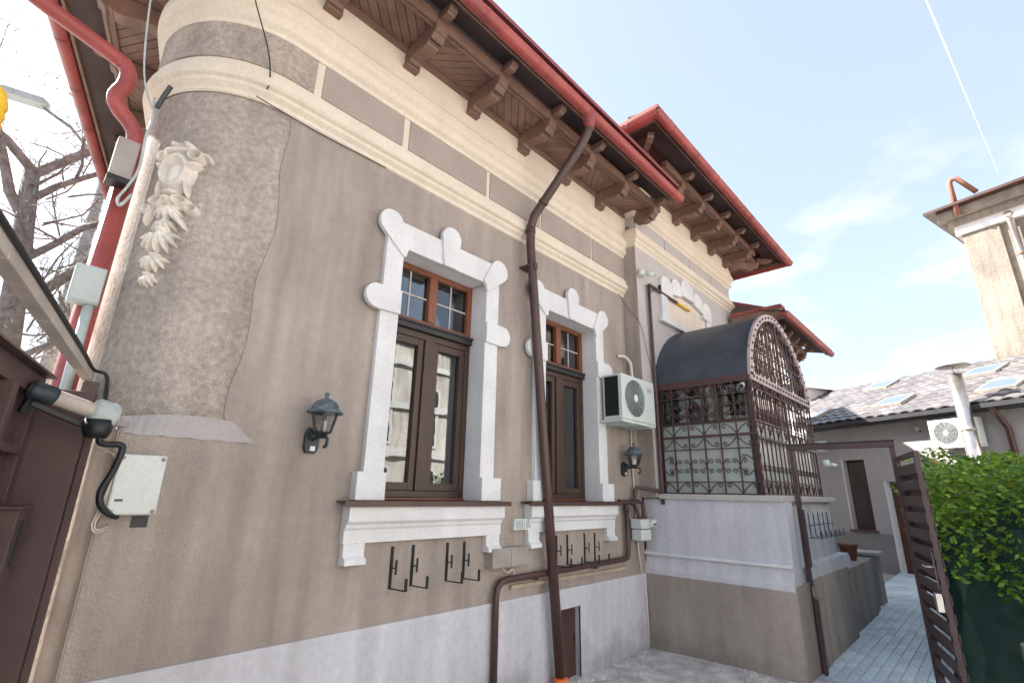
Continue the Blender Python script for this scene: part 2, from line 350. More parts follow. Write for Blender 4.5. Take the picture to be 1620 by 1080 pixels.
# ---- eaves
def clip(poly, x0, x1, y0, y1):
    def cut(p, ins, inter):
        o = []
        for i in range(len(p)):
            a, c = p[i - 1], p[i]
            if ins(c):
                if not ins(a): o.append(inter(a, c))
                o.append(c)
            elif ins(a): o.append(inter(a, c))
        return o
    for ax, val, sg in ((0, x0, 1), (0, x1, -1), (1, y0, 1), (1, y1, -1)):
        if not poly: return poly
        poly = cut(poly, lambda q: sg * (q[ax] - val) >= 0, lambda a, c: tuple(a[k] + (c[k] - a[k]) * (val - a[ax]) / (c[ax] - a[ax]) for k in (0, 1)))
    return poly
BR = [(0, 0), (0, -.20), (.085, -.20), (.10, -.165), (.18, -.16), (.21, -.17), (.27, -.19), (.32, -.185), (.35, -.15), (.385, -.155), (.41, -.12), (.43, -.11), (.44, -.05), (.44, 0)]
TL = [(.41, .085), (.41, .01), (.54, .0), (.575, -.005), (.60, .015), (.615, .01), (.635, .04), (.64, .085)]
def mesh_in(fn_prof, w, mt, name):
    b = MB(); b.prism(fn_prof, (-w / 2, w / 2), lambda u, v, e: (e, -u, v)); return b
def eave(P, u, n, a0, a1, z0, brackets, ga0, ga1, vg=.86, planks=True, width=.125, seam=.72, flip=0):
    ang = math.atan2(u[1], u[0])
    M = Matrix.Translation((P[0], P[1], z0)) @ Matrix.Rotation(ang, 4, 'Z')      # local x along wall, -y outward
    sgn = 1 if (-u[1] * n[0] + u[0] * n[1]) < 0 else -1                           # outward = -y when sgn==1
    def W(a, v, z): return M @ Vector((a, -v * sgn, z))
    def slab(a, c, v0, v1, z_0, z_1):
        b = MB(); vs = [W(x, v, z) for z in (z_0, z_1) for x, v in ((a, v0), (c, v0), (c, v1), (a, v1))]
        return b.add(vs, [(0, 1, 2, 3), (4, 5, 6, 7), (0, 1, 5, 4), (1, 2, 6, 5), (2, 3, 7, 6), (3, 0, 4, 7)])
    k = vg / .86; vb = .43 * k; kb = (vb + .088) / .44; ts = vb + .065 - .41
    slab(a0, a1, .0, .032, -.055, .016).build('wall_batten', 'wood', house)
    sof = slab(a0, a1, .0, vb + .03, .018, .03).build('soffit', 'dark_deck', house)
    b = MB(); prof = [(vb, -.03), (vb + .025, -.035), (vb + .03, -.02), (vb + .05, -.02), (vb + .055, -.035), (vb + .085, -.03), (vb + .085, .07), (vb, .07)]
    b.prism(prof, (a0, a1), lambda u_, v_, e: W(e, u_, v_)); b.build('eave_beam', 'wood', house)
    # planks laid diagonally, direction changing from bay to bay
    if planks:
        bs = sorted(brackets); edges = [a0 - .06] + bs + [a1 + .06]
        for i in range(len(edges) - 1):
            x0, x1 = max(a0, edges[i] + .055), min(a1, edges[i + 1] - .055)
            if x1 - x0 < .08: continue
            s = 1 if (i + flip) % 2 else -1; w = .078; stp = w * math.sqrt(2); dk = vb
            c0 = x0 - dk if s > 0 else x0
            t = c0
            while t < x1 + dk:
                poly = [(t, 0), (t + stp - .009, 0), (t + stp - .009 + s * dk, dk), (t + s * dk, dk)]
                q = clip(poly, x0, x1, .033, vb - .001)
                if len(q) >= 3:
                    dz = random.uniform(0, .004); b = MB(); b.prism(q, (dz, .016), lambda u_, v_, e: W(u_, v_, e)); b.build('plank', 'plank', sof)
                t += stp
    # brackets and rafter tails, sharing one mesh each
    for prof, nm, wd, zo in ((BR, 'eave_bracket', width, -.002), (TL, 'rafter_tail', .085, 0)):
        me = None
        for a in brackets:
            if me is None:
                bb = MB(); bb.prism([(p_ * kb, q_) if nm == 'eave_bracket' else (ts + .41 + (p_ - .41) * .8, q_) for p_, q_ in prof], (-wd / 2, wd / 2), lambda u_, v_, e: (e, -u_ * sgn, v_))
                if nm == 'eave_bracket':
                    bb.box((-wd / 2 - .01, -.0 * sgn, -.225), (wd / 2 + .01, -.075 * k * sgn, -.18))
                    for q in (.30, .335, .37): bb.box((-wd / 2 - .006, -(q * kb) * sgn, -.172), (wd / 2 + .006, -(q * kb + .018) * sgn, -.08))
                o = bb.build(nm, 'wood', house, bevel=.005); me = o.data
            else:
                o = bpy.data.objects.new(nm, me); C.objects.link(o); adopt(o, house)
                bv = o.modifiers.new('bevel', 'BEVEL'); bv.width = .005; bv.segments = 2; bv.limit_method = 'ANGLE'
            q = W(a, 0, zo); o.location = q; o.rotation_euler = (0, 0, ang)
    # sloping roof deck boards beyond the beam
    b = MB()
    prof = [(vb + .05, .165), (vg + .035, .055), (vg + .035, .075), (vb + .05, .185)]
    b.prism(prof, (ga0, ga1), lambda u_, v_, e: W(e, u_, v_)); b.build('roof_deck', 'dark_deck', house)
    b = MB(); b.prism([(vg - .10, .035), (vg - .075, .03), (vg - .075, .085), (vg - .10, .09)], (ga0, ga1), lambda u_, v_, e: W(e, u_, v_)); b.build('fascia', 'wood', house)
    # half-round gutter with a bead, seams every piece
    b = MB(); r = .060; pts = []
    for i in range(13):
        t = math.pi + math.pi * i / 12; pts.append((vg + r * math.cos(t), r * math.sin(t) + .045))
    pts += [(vg + r + .012, .052), (vg + r + .01, .06), (vg + r - .006, .056)]
    pin = [(vg + (r - .006) * math.cos(math.pi + math.pi * i / 12), (r - .006) * math.sin(math.pi + math.pi * i / 12) + .046) for i in range(12, -1, -1)]
    nb = len(pts + pin); allp = pts + pin
    vs = [W(e, p_, q_) for e in (ga0, ga1) for p_, q_ in allp]
    b.add(vs, [(i, (i + 1) % nb, nb + (i + 1) % nb, nb + i) for i in range(nb)], True)
    b.add([W(ga1 - .003, p_, q_) for p_, q_ in pts[:13]], [tuple(range(13))]); b.add([W(ga0 + .003, p_, q_) for p_, q_ in pts[:13]], [tuple(range(13))])
    gut = b.build('gutter', 'red_gutter', house)
    b = None; a = ga0 + seam * .6
    while a < ga1 - .1:
        b = MB(); rr = r + .006; pp = [(vg + rr * math.cos(math.pi + math.pi * i / 10), rr * math.sin(math.pi + math.pi * i / 10) + .045) for i in range(11)] + [(vg + rr, .075), (vg + rr - .02, .075)]
        vs = [W(a + e, p_, q_) for e in (-.014, .014) for p_, q_ in pp]; nn_ = len(pp)
        b.add(vs, [(i, i + 1, nn_ + i + 1, nn_ + i) for i in range(nn_ - 1)], True); b.build('gutter_joint', 'red_gutter', gut)
        a += seam
    return W
ZM = 5.75
W_main = eave((0, -.085), (1, 0), (0, -1), .60, 6.09, ZM, [.62, 1.20, 1.99, 2.78, 3.57, 4.36, 5.15, 5.95], -1.10, 6.08, vg=.79)
Ps = (T[0] + GN[0] * .085, T[1] + GN[1] * .085)
W_st = eave(Ps, G, GN, .0, 6.8, ZM, [.35, 1.15, 1.95, 2.75, 3.55, 4.35, 5.15, 5.95], -2.15, 6.9, vg=.95)
# soffit filling the eave corner
b = MB(); zc = ZM + .02
b.add([(.60, -.08, zc), (.60, -.86, zc), (-1.05, -.86, zc), (Ps[0] + GN[0] * .9, Ps[1] + GN[1] * .9, zc), (Ps[0], Ps[1], zc)], [(0, 1, 2, 3, 4)])
b.build('corner_soffit', 'plank', house)
# section 2 : projecting bay, taller
Z2 = 6.30
b = MB(); YF = -.23
b.box((5.88, YF, 2.75), (9.55, 3, 6.4)); b.box((6.07, YF, 1.72), (9.55, 3, 2.75)); b.box((6.4, YF, -.1), (9.55, 3, 1.719))
bay = b.build('bay_wall', 'pale_grey', house)
b = MB(); b.box((5.872, YF + .002, 2.75), (5.88, .0, 5.2)); b.box((6.062, YF + .002, 1.71), (6.07, .0, 2.752)); b.build('bay_return', 'taupe', house)
pb = [(5.872, .9, -1, 0), (5.872, YF, -1, 0), (5.872, YF, 0, -1), (9.55, YF, 0, -1), (9.55, YF, 1, 0), (9.55, 2, 1, 0)]
# mitred corners
pb = [(5.872, .9, -1, 0), (5.872, YF, -1, -1), (9.55, YF, 1, -1), (9.55, 2, 1, 0)]
def sh(prof, dz, d0=0): return [(o_ - d0, z + dz) for o_, z in prof]
sweep(pb, sh(S1, .76), 'string_course', 'cream', house)
sweep(pb, sh(S2, .64, .02), 'cornice', 'cream', house)
sweep(pb, [(.065, 6.06), (.065, 6.36)], 'upper_wall', 'cream', house)
for a, c in [(5.90, 6.80), (6.825, 7.72), (7.745, 8.62), (8.645, 9.53)]:
    MB().box((a, YF - .022, 5.49), (c, YF - .008, 5.685)).build('frieze_panel', 'pale_grey', house, bevel=.004)
YC = YF - .065
W_b = eave((0, YC), (1, 0), (0, -1), 5.86, 9.58, Z2, [6.41, 7.13, 7.85, 8.57, 9.29], 4.86, 10.55, vg=.88)
W_l = eave((5.807, 0), (0, 1), (-1, 0), YC, 1.0, Z2, [.15, .8], YC - .9, 1.0, vg=.90)
W_r = eave((9.615, 0), (0, 1), (1, 0), YC, 2.0, Z2, [.15, .9, 1.6], YC - .9, 2.0, vg=.90)
for x0, x1 in ((5.84, 4.95), (9.58, 10.47)):      # diagonal corner brackets and soffits
    b = MB(); s = 1 if x1 > x0 else -1; d = Vector((s, -1, 0)).normalized()
    bb = MB(); bb.prism([(p_ * 1.35, q_) for p_, q_ in BR], (-.06, .06), lambda u_, v_, e: Vector((x0, YC, Z2)) + d * u_ + Vector((d.y, -d.x, 0)) * e + Vector((0, 0, v_)))
    bb.prism([(p_ * 1.4, q_) for p_, q_ in TL], (-.045, .045), lambda u_, v_, e: Vector((x0, YC, Z2)) + d * u_ + Vector((d.y, -d.x, 0)) * e + Vector((0, 0, v_)))
    bb.build('eave_bracket', 'wood', house, bevel=.005)
    xb = x0 + s * .375
    b.add([(x0, YC, Z2 + .017), (xb, YC, Z2 + .017), (xb, YC - .38, Z2 + .017), (x0, YC - .38, Z2 + .017)], [(0, 1, 2, 3)])
    b.build('corner_soffit', 'plank', house)
    MB().bar((x0, YC - .36, Z2 + .02), (xb + s * .02, YC - .36, Z2 + .02), .08, .1).bar((xb - s * .02, YC, Z2 + .02), (xb - s * .02, YC - .38, Z2 + .02), .08, .098).build('eave_beam', 'wood', house)
# rear wing, lower
Z3 = 4.88
MB().box((9.551, -.3, -.1), (12.3, 3, 5.0)).build('rear_wing_wall', 'taupe', house)
eave((0, -.3), (1, 0), (0, -1), 9.56, 12.4, Z3, [9.7, 10.2, 10.7, 11.2, 11.7, 12.25], 9.3, 12.95, vg=.92, planks=False, seam=.6)
MB().box((9.3, -1.2, Z3 + .16), (9.56, -.3, Z3 + .21)).build('verge_flashing', 'red_gutter', house); MB().box((9.32, -1.18, Z3 + .0), (9.56, -.3, Z3 + .159)).build('verge_board', 'wood', house)
# roofs
def poly(name, vs, mt, th=.05):
    b = MB(); n = len(vs); b.add(list(vs) + [(x, y, z + th) for x, y, z in vs], [tuple(range(n)), tuple(range(n, 2 * n))] + [(i, (i + 1) % n, n + (i + 1) % n, n + i) for i in range(n)]); return b.build(name, mt, house)
e = ZM + .085
poly('roof', [(-1.15, -.97, e), (5.86, -.97, e), (5.86, 4, e + 2.3), (2.2, 4, e + 2.3)], 'roof_sheet')
poly('roof', [(-1.17, -.95, e), (2.18, 4, e + 2.3), (2.9, 7, e + 2.3), (.95, 7, e)], 'roof_sheet')
e = Z2 + .085
for q in ([(4.85, -1.21, e), (10.56, -1.21, e), (7.7, 2.6, e + 1.9)], [(4.85, -1.21, e), (7.7, 2.6, e + 1.9), (7.7, 5, e + 1.9), (4.85, 5, e)], [(10.56, -1.21, e), (10.56, 5, e), (7.7, 5, e + 1.9), (7.7, 2.6, e + 1.9)]):
    poly('roof', q, 'roof_sheet')
e = Z3 + .085
poly('roof', [(9.56, -1.25, e), (12.97, -1.25, e), (12.97, 3, e + 1.9), (9.56, 3, e + 1.9)], 'roof_sheet')
MB().box((1.2, 3, 0), (12.3, 9, 6.2)).box((12.301, 3, 0), (17, 9, 7.6)).build('rear_body_and_sun_block', 'taupe', house)  # taller second box is an unseen block added to shade the outbuilding wall

# ---- windows
def rnd(cx, cz, r, a0, a1, n=10): return [(cx + r * math.cos(R(a0 + (a1 - a0) * i / n)), cz + r * math.sin(R(a0 + (a1 - a0) * i / n))) for i in range(n + 1)]
def front(poly, y0, y1, name, mt, parent, bevel=.004):
    b = MB(); b.prism(poly, (y0, y1), lambda u, v, e: (u, e, v)); return b.build(name, mt, parent, bevel)
def window(cx):
    # surround: jambs + head + reveal are one plaster frame; blocks with visible joints are pieces of it
    b = MB()
    for s in (-1, 1):
        b.box((cx + s * .67, -.05, 1.66), (cx + s * HO, .001, 3.745))
        b.box((cx + s * (HO + .03), -.0, 1.66), (cx + s * HO, .26, 3.745))
    b.box((cx - .67, -.05, 3.746), (cx + .67, .001, 3.985)); b.box((cx - HO, .0, 3.746), (cx + HO, .26, 3.78))
    sr = b.build('window_surround', 'white', house, bevel=.004)
    for s in (-1, 1):
        f = lambda pts: [(cx + s * u, v) for u, v in (pts if s > 0 else pts[::-1])]
        # corner block: tapers to the opening corner, round lobe outside
        front(f([(.470, 3.72), (.485, 3.655), (.52, 3.665)] + rnd(.652, 3.925, .118, -42, 140, 12) + [(.435, 3.765)]), -.072, -.03, 'corner_block', 'white', sr)
        front(f([(HO - .002, 3.13), (.70, 3.125)] + rnd(.722, 3.232, .104, -90, 90, 10) + [(.70, 3.335), (HO - .002, 3.335)]), -.075, -.03, 'ear_block', 'white', sr)
        b = MB(); b.box((cx + s * .735, -.085, 1.662), (cx + s * (HO - .003), .0, 1.86)); b.build('base_block', 'white', sr, bevel=.004)
    front([(cx + u, v) for u, v in [(-.07, 3.735), (.07, 3.735), (.112, 4.02)] + rnd(0, 4.035, .113, 0, 180, 12) + [(-.112, 4.02)]], -.078, -.03, 'keystone', 'white', sr)
    # apron under the sill
    b = MB()
    b.prism([(0, 1.635), (-.105, 1.635), (-.105, 1.52), (-.09, 1.505), (-.075, 1.50), (-.07, 1.475), (-.055, 1.46), (-.055, 1.372), (0, 1.372)], (cx - .775, cx + .775), lambda u, v, e: (e, u, v))
    ap = b.build('window_apron', 'white', house, bevel=.003)
    for s in (-1, 1):
        b = MB(); b.prism([(.0, 1.373), (-.053, 1.373), (-.053, 1.30), (-.06, 1.285), (-.085, 1.272), (-.09, 1.235), (0, 1.235)], (cx + s * .60, cx + s * .765), lambda u, v, e: (e, u, v)); b.build('apron_foot', 'white', ap, bevel=.003)
    b = MB(); b.box((cx - .83, -.13, 1.645), (cx + .83, .20, 1.657)); b.box((cx - .83, -.133, 1.618), (cx + .83, -.126, 1.657)); b.build('sill', 'pipe_brown', ap)
    # joinery
    y0, y1 = .165, .235
    b = MB()
    for s in (-1, 1): b.box((cx + s * (HO - .001), y0, 1.66), (cx + s * (HO - .055), y1, 3.12))
    b.box((cx - .46, y0, 1.68), (cx + .46, y1, 1.735)); b.box((cx - .46, y0, 3.06), (cx + .46, y1, 3.12)); b.box((cx - .055, y0 - .012, 1.735), (cx + .055, y1, 3.06))
    wn = b.build('window', 'frame_brown', house, bevel=.004)
    for s in (-1, 1):     # casement sashes
        b = MB(); xa, xb = cx + s * .056, cx + s * .44
        for q in (xa, xb - s * .06): b.box((q, y0 - .004 + .012, 1.737), (q + s * .06, y1 - .01, 3.058))
        b.box((xa + s * .06, y0 + .008, 1.737), (xb - s * .06, y1 - .01, 1.80)); b.box((xa + s * .06, y0 + .008, 2.99), (xb - s * .06, y1 - .01, 3.058))
        b.build('sash', 'frame_brown', wn, bevel=.004)
        MB().box((xa + s * .06, .205, 1.80), (xb - s * .06, .209, 2.99)).build('pane', 'glass', wn)
        b = MB(); xm = xa + s * .25; b.box((xm - .006, .214, 1.80), (xm + .006, .218, 2.99))
        for zz in (2.2, 2.6): b.box((xa + s * .06, .214, zz - .006), (xb - s * .06, .218, zz + .006))
        b.build('glazing_bar', 'grey_metal', wn)
    MB().box((cx - HO + .002, .13, 3.122), (cx + HO - .002, y1, 3.19)).box((cx - HO + .002, .115, 3.172), (cx + HO - .002, .14, 3.195)).build('transom', 'black_trim', wn, bevel=.004)
    MB().box((cx - HO + .002, .15, 1.662), (cx + HO - .002, y1, 1.679)).build('bottom_rail', 'frame_red', wn)
    b = MB()
    for s in (-1, 1): b.box((cx + s * (HO - .001), y0, 3.196), (cx + s * (HO - .055), y1, 3.744))
    b.box((cx - .44, y0, 3.69), (cx + .44, y1, 3.744)); b.box((cx - .44, y0, 3.196), (cx + .44, y1, 3.235)); b.box((cx - .045, y0 - .008, 3.236), (cx + .045, y1, 3.69))
    tp = b.build('top_light', 'frame_red', wn, bevel=.004)
    for s in (-1, 1):
        MB().box((cx + s * .045, .205, 3.236), (cx + s * .441, .209, 3.69)).build('pane', 'glass', wn)
        MB().box((cx + s * .243 - .007, .198, 3.236), (cx + s * .243 + .007, .2045, 3.69)).box((cx + s * .045, .199, 3.456), (cx + s * .441, .2043, 3.470)).build('glazing_bar', 'pale_grey', wn)
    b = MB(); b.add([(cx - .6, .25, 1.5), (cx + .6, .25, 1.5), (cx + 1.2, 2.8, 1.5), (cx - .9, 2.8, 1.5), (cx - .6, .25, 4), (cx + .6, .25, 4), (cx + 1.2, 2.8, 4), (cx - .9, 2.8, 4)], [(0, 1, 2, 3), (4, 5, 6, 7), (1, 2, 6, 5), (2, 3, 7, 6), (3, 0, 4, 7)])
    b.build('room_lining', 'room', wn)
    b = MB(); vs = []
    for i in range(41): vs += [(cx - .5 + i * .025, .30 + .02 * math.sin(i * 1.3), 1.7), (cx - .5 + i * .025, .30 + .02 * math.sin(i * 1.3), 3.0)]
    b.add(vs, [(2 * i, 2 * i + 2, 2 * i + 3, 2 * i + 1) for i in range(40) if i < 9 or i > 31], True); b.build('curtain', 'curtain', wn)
window(W1); window(W2)
# bay window behind the canopy: shallow recess with a shaped white head
b = MB(); b.box((6.52, YF - .05, 4.28), (6.72, YF, 4.80)); b.box((8.18, YF - .05, 4.28), (8.38, YF, 4.80)); b.box((6.45, YF - .075, 4.20), (8.45, YF, 4.28))
bs = b.build('bay_window_surround', 'white', house, bevel=.004)
seg = [(6.52, 6.88, 4.72, 4.98), (6.885, 7.22, 4.80, 5.05), (7.225, 7.675, 4.84, 5.15), (7.68, 8.015, 4.80, 5.05), (8.02, 8.38, 4.72, 4.98)]
for x0, x1, za, zb in seg:
    xm, rx = (x0 + x1) / 2, (x1 - x0) / 2
    front([(x0, za - .06 * (abs(x0 - 7.45) > .5)), (x1, za - .06 * (abs(x1 - 7.45) > .5)), (x1, zb - .12)] + [(xm + rx * math.cos(R(t)), zb - .12 + .12 * math.sin(R(t))) for t in range(15, 180, 15)] + [(x0, zb - .12)], YF - .065, YF - .001, 'head_block', 'white', bs)
MB().box((6.72, YF - .012, 4.281), (8.18, YF - .002, 4.80)).build('blind_panel', 'cream', bs)
# ------------------------------------------------------------ porch with iron grilles
porch = empty('entrance_porch', (7.5, -1, 0), 'glazed entrance porch with dark barrel canopy and scrolled brown iron grilles', 'porch')
XS, XE, YP = 6.20, 8.84, -1.48
b = MB()
b.prism([(0, -.1), (0, .87), (.035, 1.0), (.0349, 1.035), (.02, 1.045), (.02, 1.06), (.06, 1.10), (.06, 1.70), (.3, 1.70), (.3, -.1)], (0, 1), lambda u, v, e: (6.085 + u, -.001 if e == 0 else -1.70, v))
pw = b.build('plinth_side', 'lavender', porch)
MB().box((6.078, -1.703, -.1), (6.09, -.021, .815)).build('plinth_base_side', 'taupe', porch)
MB().box((6.09, -1.712, -.1), (8.6, -1.2, .86)).box((8.6, -1.66, -.1), (10.5, -1.2, .80)).build('plinth_base_front', 'taupe', porch)
b = MB(); b.prism([(-1.69, .8), (-1.66, 1.0), (-1.6, 1.02), (-1.6, 1.70), (-1.2, 1.70), (-1.2, .8)], (6.40, 8.6), lambda u, v, e: (e, u, v))
b.prism([(-1.655, .75), (-1.60, .98), (-1.3, .98), (-1.3, .75)], (8.6, 9.3), lambda u, v, e: (e, u, v)); b.build('plinth_front', 'lavender', porch)
MB().box((6.10, -1.685, 1.70), (8.62, -.235, 1.765)).build('ledge', 'pale_grey', porch, bevel=.01)
MB().box((6.079, -1.704, 1.035), (6.12, -.004, 1.065)).build('band', 'white', porch, bevel=.006)
MB().box((6.3, -1.4, 1.71), (8.7, -.3, 1.745)).build('floor_slab', 'concrete', porch)
# canopy barrel
ZS, RX, RZ, XM = 3.17, (XE - XS) / 2, 1.07, (XS + XE) / 2
def arcp(t, k=1.0, dz=0):      # t 0..1 from left springing to right
    a = math.pi * (1 - t); c, s = math.cos(a), math.sin(a)
    return (XM + RX * k * (abs(c) ** 1.06) * (1 if c > 0 else -1), ZS + dz + RZ * k * (abs(s) ** 1.12))
NA = 40
b = MB(); vs = []
for y in (YF, YP + .02):
    for i in range(NA + 1): x, z = arcp(i / NA); vs.append((x, y, z))
for y in (YF, YP + .02):
    for i in range(NA + 1): x, z = arcp(i / NA, .975); vs.append((x, y, z))
q = NA + 1
b.add(vs, [(i, i + 1, q + i + 1, q + i) for i in range(NA)] + [(2 * q + i, 2 * q + i + 1, 3 * q + i + 1, 3 * q + i) for i in range(NA)], True)
b.add(vs, [(q + i, q + i + 1, 3 * q + i + 1, 3 * q + i) for i in range(NA)]); b.build('canopy', 'canopy', porch)
MB().box((XS - .012, YP, 3.10), (XS + .03, YF - .001, 3.19)).build('canopy_edge', 'iron', porch); MB().box((XE - .03, YP, 3.10), (XE + .012, YF - .001, 3.19)).build('canopy_edge', 'iron', porch)
# glazing behind the grilles
gf = MB().box((XS + .045, YP + .05, 1.77), (XS + .075, YP + .09, 3.12)).box((XS + .045, YF - .05, 1.77), (XS + .075, YF - .01, 3.12)).box((XS + .046, YP + .05, 2.62), (XS + .074, YF - .01, 2.66)).build('glazing_frame', 'frame_brown', porch)
for y0, y1 in ((-1.42, -1.02), (-1.01, -.63), (-.62, -.25)):
    MB().box((XS + .058, y0, 1.78), (XS + .063, y1, 2.62)).build('pane', 'frosted', gf)
    MB().box((XS + .058, y0, 2.66), (XS + .063, y1, 3.12)).build('pane', 'glass', gf)
for x0, x1 in ((6.30, 7.5), (7.54, 8.75)):
    MB().box((x0, YP + .06, 1.78), (x1, YP + .065, 2.60)).build('pane', 'frosted', gf)
for x0, x1 in ((6.30, 7.5), (7.54, 8.75)): MB().box((x0, YP + .06, 2.62), (x1, YP + .065, 3.12)).build('pane', 'porch_glass', gf)
b = MB(); b.add([(arcp(i / NA, .95)[0], YP + .06, arcp(i / NA, .95)[1]) for i in range(NA + 1)], [tuple(range(NA + 1))]); b.build('arch_pane', 'porch_glass', gf)
# inner door to the house, seen through the upper panes
b = MB().box((6.7, YF - .03, 1.76), (7.6, YF - .002, 3.3)); b.build('house_door', 'frame_brown', porch); MB().box((7.65, YF - .02, 1.76), (8.5, YF - .002, 3.5)).build('inner_wall_panel', 'cream', porch)
# ironwork pieces (shared meshes)
def spiral(turns=1.15, r0=.034, r1=.008, n=16):
    return [(r0 + (r1 - r0) * i / n, 2 * math.pi * turns * i / n) for i in range(n + 1)]
def curl_pts(s, h, r=.03):      # a scroll starting on the bar at origin, rising and curling away
    pts = [(0, 0), (.012 * s, h * .3), (.03 * s, h * .55)]
    cx, cz = (.03 + r) * s, h * .62
    for rr, t in spiral(1.2, r, .007): pts.append((cx - s * rr * math.cos(t), cz + rr * math.sin(t)))
    return pts
def iron_mesh(pts2, rad, plane, name):
    b = MB(); b.tube([(0, u, v) if plane == 'x' else (u, 0, v) for u, v in pts2], rad, 5); return b
MESHC = {}
def put(key, maker, loc, parent, name, mt='iron'):
    if key not in MESHC:
        o = maker().build(name, mt, parent); MESHC[key] = o.data
    else:
        o = bpy.data.objects.new(name, MESHC[key]); C.objects.link(o); adopt(o, parent)
    o.location = loc; return o
# side grille facing the yard
side = MB()
ys = [YF - .03 - i * (abs(YP - YF) - .05) / 6 for i in range(7)]
zr = [3.10, 2.97, 2.62, 2.46, 2.30, 1.91, 1.775]
side.bar((XS, ys[0], 1.775), (XS, ys[0], 3.1), .018, .018)
sg = side.build('side_grille', 'iron', porch); MB().bar((XS, ys[-1], 1.775), (XS, ys[-1], 3.1), .018, .018).build('upright', 'iron', sg)
for y in ys[1:-1]: put('sbar', lambda: MB().box((-.008, -.008, 1.775), (.008, .008, 3.1)), (XS, y, 0), sg, 'upright')
for z in zr[1:]: put('srail%d' % (z == 2.46), lambda: MB().box((-.010, ys[-1], -.007), (.004, ys[0], .007)), (XS - .006, 0, z), sg, 'rail')
MB().box((XS - .02, ys[-1], 2.445), (XS + .004, ys[0], 2.475)).build('rail', 'iron', sg)
for y in ys[1:-1]:
    for zc, h in ((2.10, .075), (2.79, .075)):
        for s in (-1, 1):
            for t in (-1, 1):
                put('curl%d%d' % (s, t), lambda: iron_mesh([(u, t * v) for u, v in curl_pts(s, .085)], .0065, 'x', 'scroll'), (XS - .012, y, zc), sg, 'scroll')
def sarc(w, h, s):   # arch between two uprights ending in curls
    pts = []
    for i in range(9): t = i / 8; pts.append((w * t, h * math.sin(t * math.pi / 2)))
    cx, cz = w, h - .028
    for rr, t in spiral(1.1, .028, .006): pts.append((cx + rr * math.sin(t), cz + rr * math.cos(t)))
    return [(s * u, v) for u, v in pts]
dy = abs(ys[1] - ys[0])
for zb, t in ((2.475, 1), (2.445, -1), (1.785, 1), (2.975, 1)):
    for i in (1, 3, 5):
        for s in (-1, 1):
            put('arc%d%d' % (s, t), lambda: iron_mesh([(u, t * v) for u, v in sarc(dy * .72, .115, s)], .007, 'x', 'arched_scroll'), (XS - .012, ys[i] , zb), sg, 'arched_scroll')
for zb in (2.105,):
    for y, s in ((ys[0], -1), (ys[-1], 1)):
        for t in (-1, 1): put('arc%d%d' % (s, t), None, (XS - .012, y, zb), sg, 'arched_scroll')
# twisted corner post
pts = []
b = MB()
for k in range(2):
    b.tube([(XS + .012 * math.cos(i * .9 + k * math.pi), YP + .012 * math.sin(i * .9 + k * math.pi), 1.77 + i * .0345) for i in range(40)], .013, 6)
b.build('corner_post', 'iron', porch)
# front grille, arched
fg = MB().bar((XM, YP, 1.77), (XM, YP, 4.2), .03, .03).build('front_grille', 'iron', porch); MB().bar((XE, YP, 1.77), (XE, YP, 3.17), .022, .022).build('upright', 'iron', fg)
def knot(): return MB().lathe([(.008, -.045), (.017, -.03), (.022, -.012), (.012, 0), (.022, .012), (.017, .03), (.008, .045)], n=8)
nb = 16
for i in range(1, nb):
    x = XS + (XE - XS) * i / nb
    if abs(x - XM) < .01: continue
    u = abs(x - XM) / RX; zt = ZS + RZ * .93 * (max(0, 1 - u ** 1.85)) ** .54
    MB().box((x - .007, YP - .007, 1.775), (x + .007, YP + .007, zt)).build('upright', 'iron', fg)
    for zc in (2.08, 2.75, 3.38, 3.72, 4.0):
        if zc < zt - .06: put('knot', knot, (x, YP, zc), fg, 'collar')
    if i % 2:
        for zc in (1.80, 2.48, 3.0):
            for s in (-1, 1): put('fcurl%d' % s, lambda: iron_mesh(curl_pts(s, .11, .034), .0065, 'y', 'scroll'), (x, YP - .012, zc), fg, 'scroll')
    elif zt > 3.5:
        for s in (-1, 1): put('fcurl%d' % s, None, (x, YP - .012, zt - .2), fg, 'scroll')
for z in (1.79, 1.93, 2.62, 3.02, 3.55):
    u = 0 if z < ZS else (z - ZS) / RZ; hw = RX * (1 - u ** 2) ** .5
    MB().box((XM - hw, YP - .012, z - .008), (XM + hw, YP + .006, z + .008)).build('rail', 'iron', fg)
MB().box((XS - .05, YP - .03, 2.405), (XE + .03, YP + .02, 2.435)).build('mid_shelf', 'black_trim', fg)
b = MB().box((XS - .01, YP - .022, 3.105), (XE + .01, YP - .002, 3.205)); bd_ = b.build('stud_band', 'iron_light', fg)
for i in range(22): put('stud', lambda: MB().lathe([(.017, 0), (.014, .012), (.004, .018)], n=8).add([], []), (XS + .08 + i * .118, YP - .022, 3.155), bd_, 'stud', 'iron')
for o in bd_.children: o.rotation_euler = (R(90), 0, 0)
b = MB(); vs = []
for y in (YP - .022, YP + .012):
    for k_ in (1.012, .925):
        for i in range(NA + 1): x, z = arcp(i / NA, k_); vs.append((x, y, z))
for a_, c_ in ((0, 1), (2, 3), (0, 2), (1, 3)): b.add(vs, [(a_ * q + i, a_ * q + i + 1, c_ * q + i + 1, c_ * q + i) for i in range(NA)])
ab = b.build('arch_band', 'iron_light', fg)
for i in range(1, 26):
    x, z = arcp(i / 26, .968); o = put('stud', None, (x, YP - .022, z), ab, 'stud'); o.rotation_euler = (R(90), 0, 0)
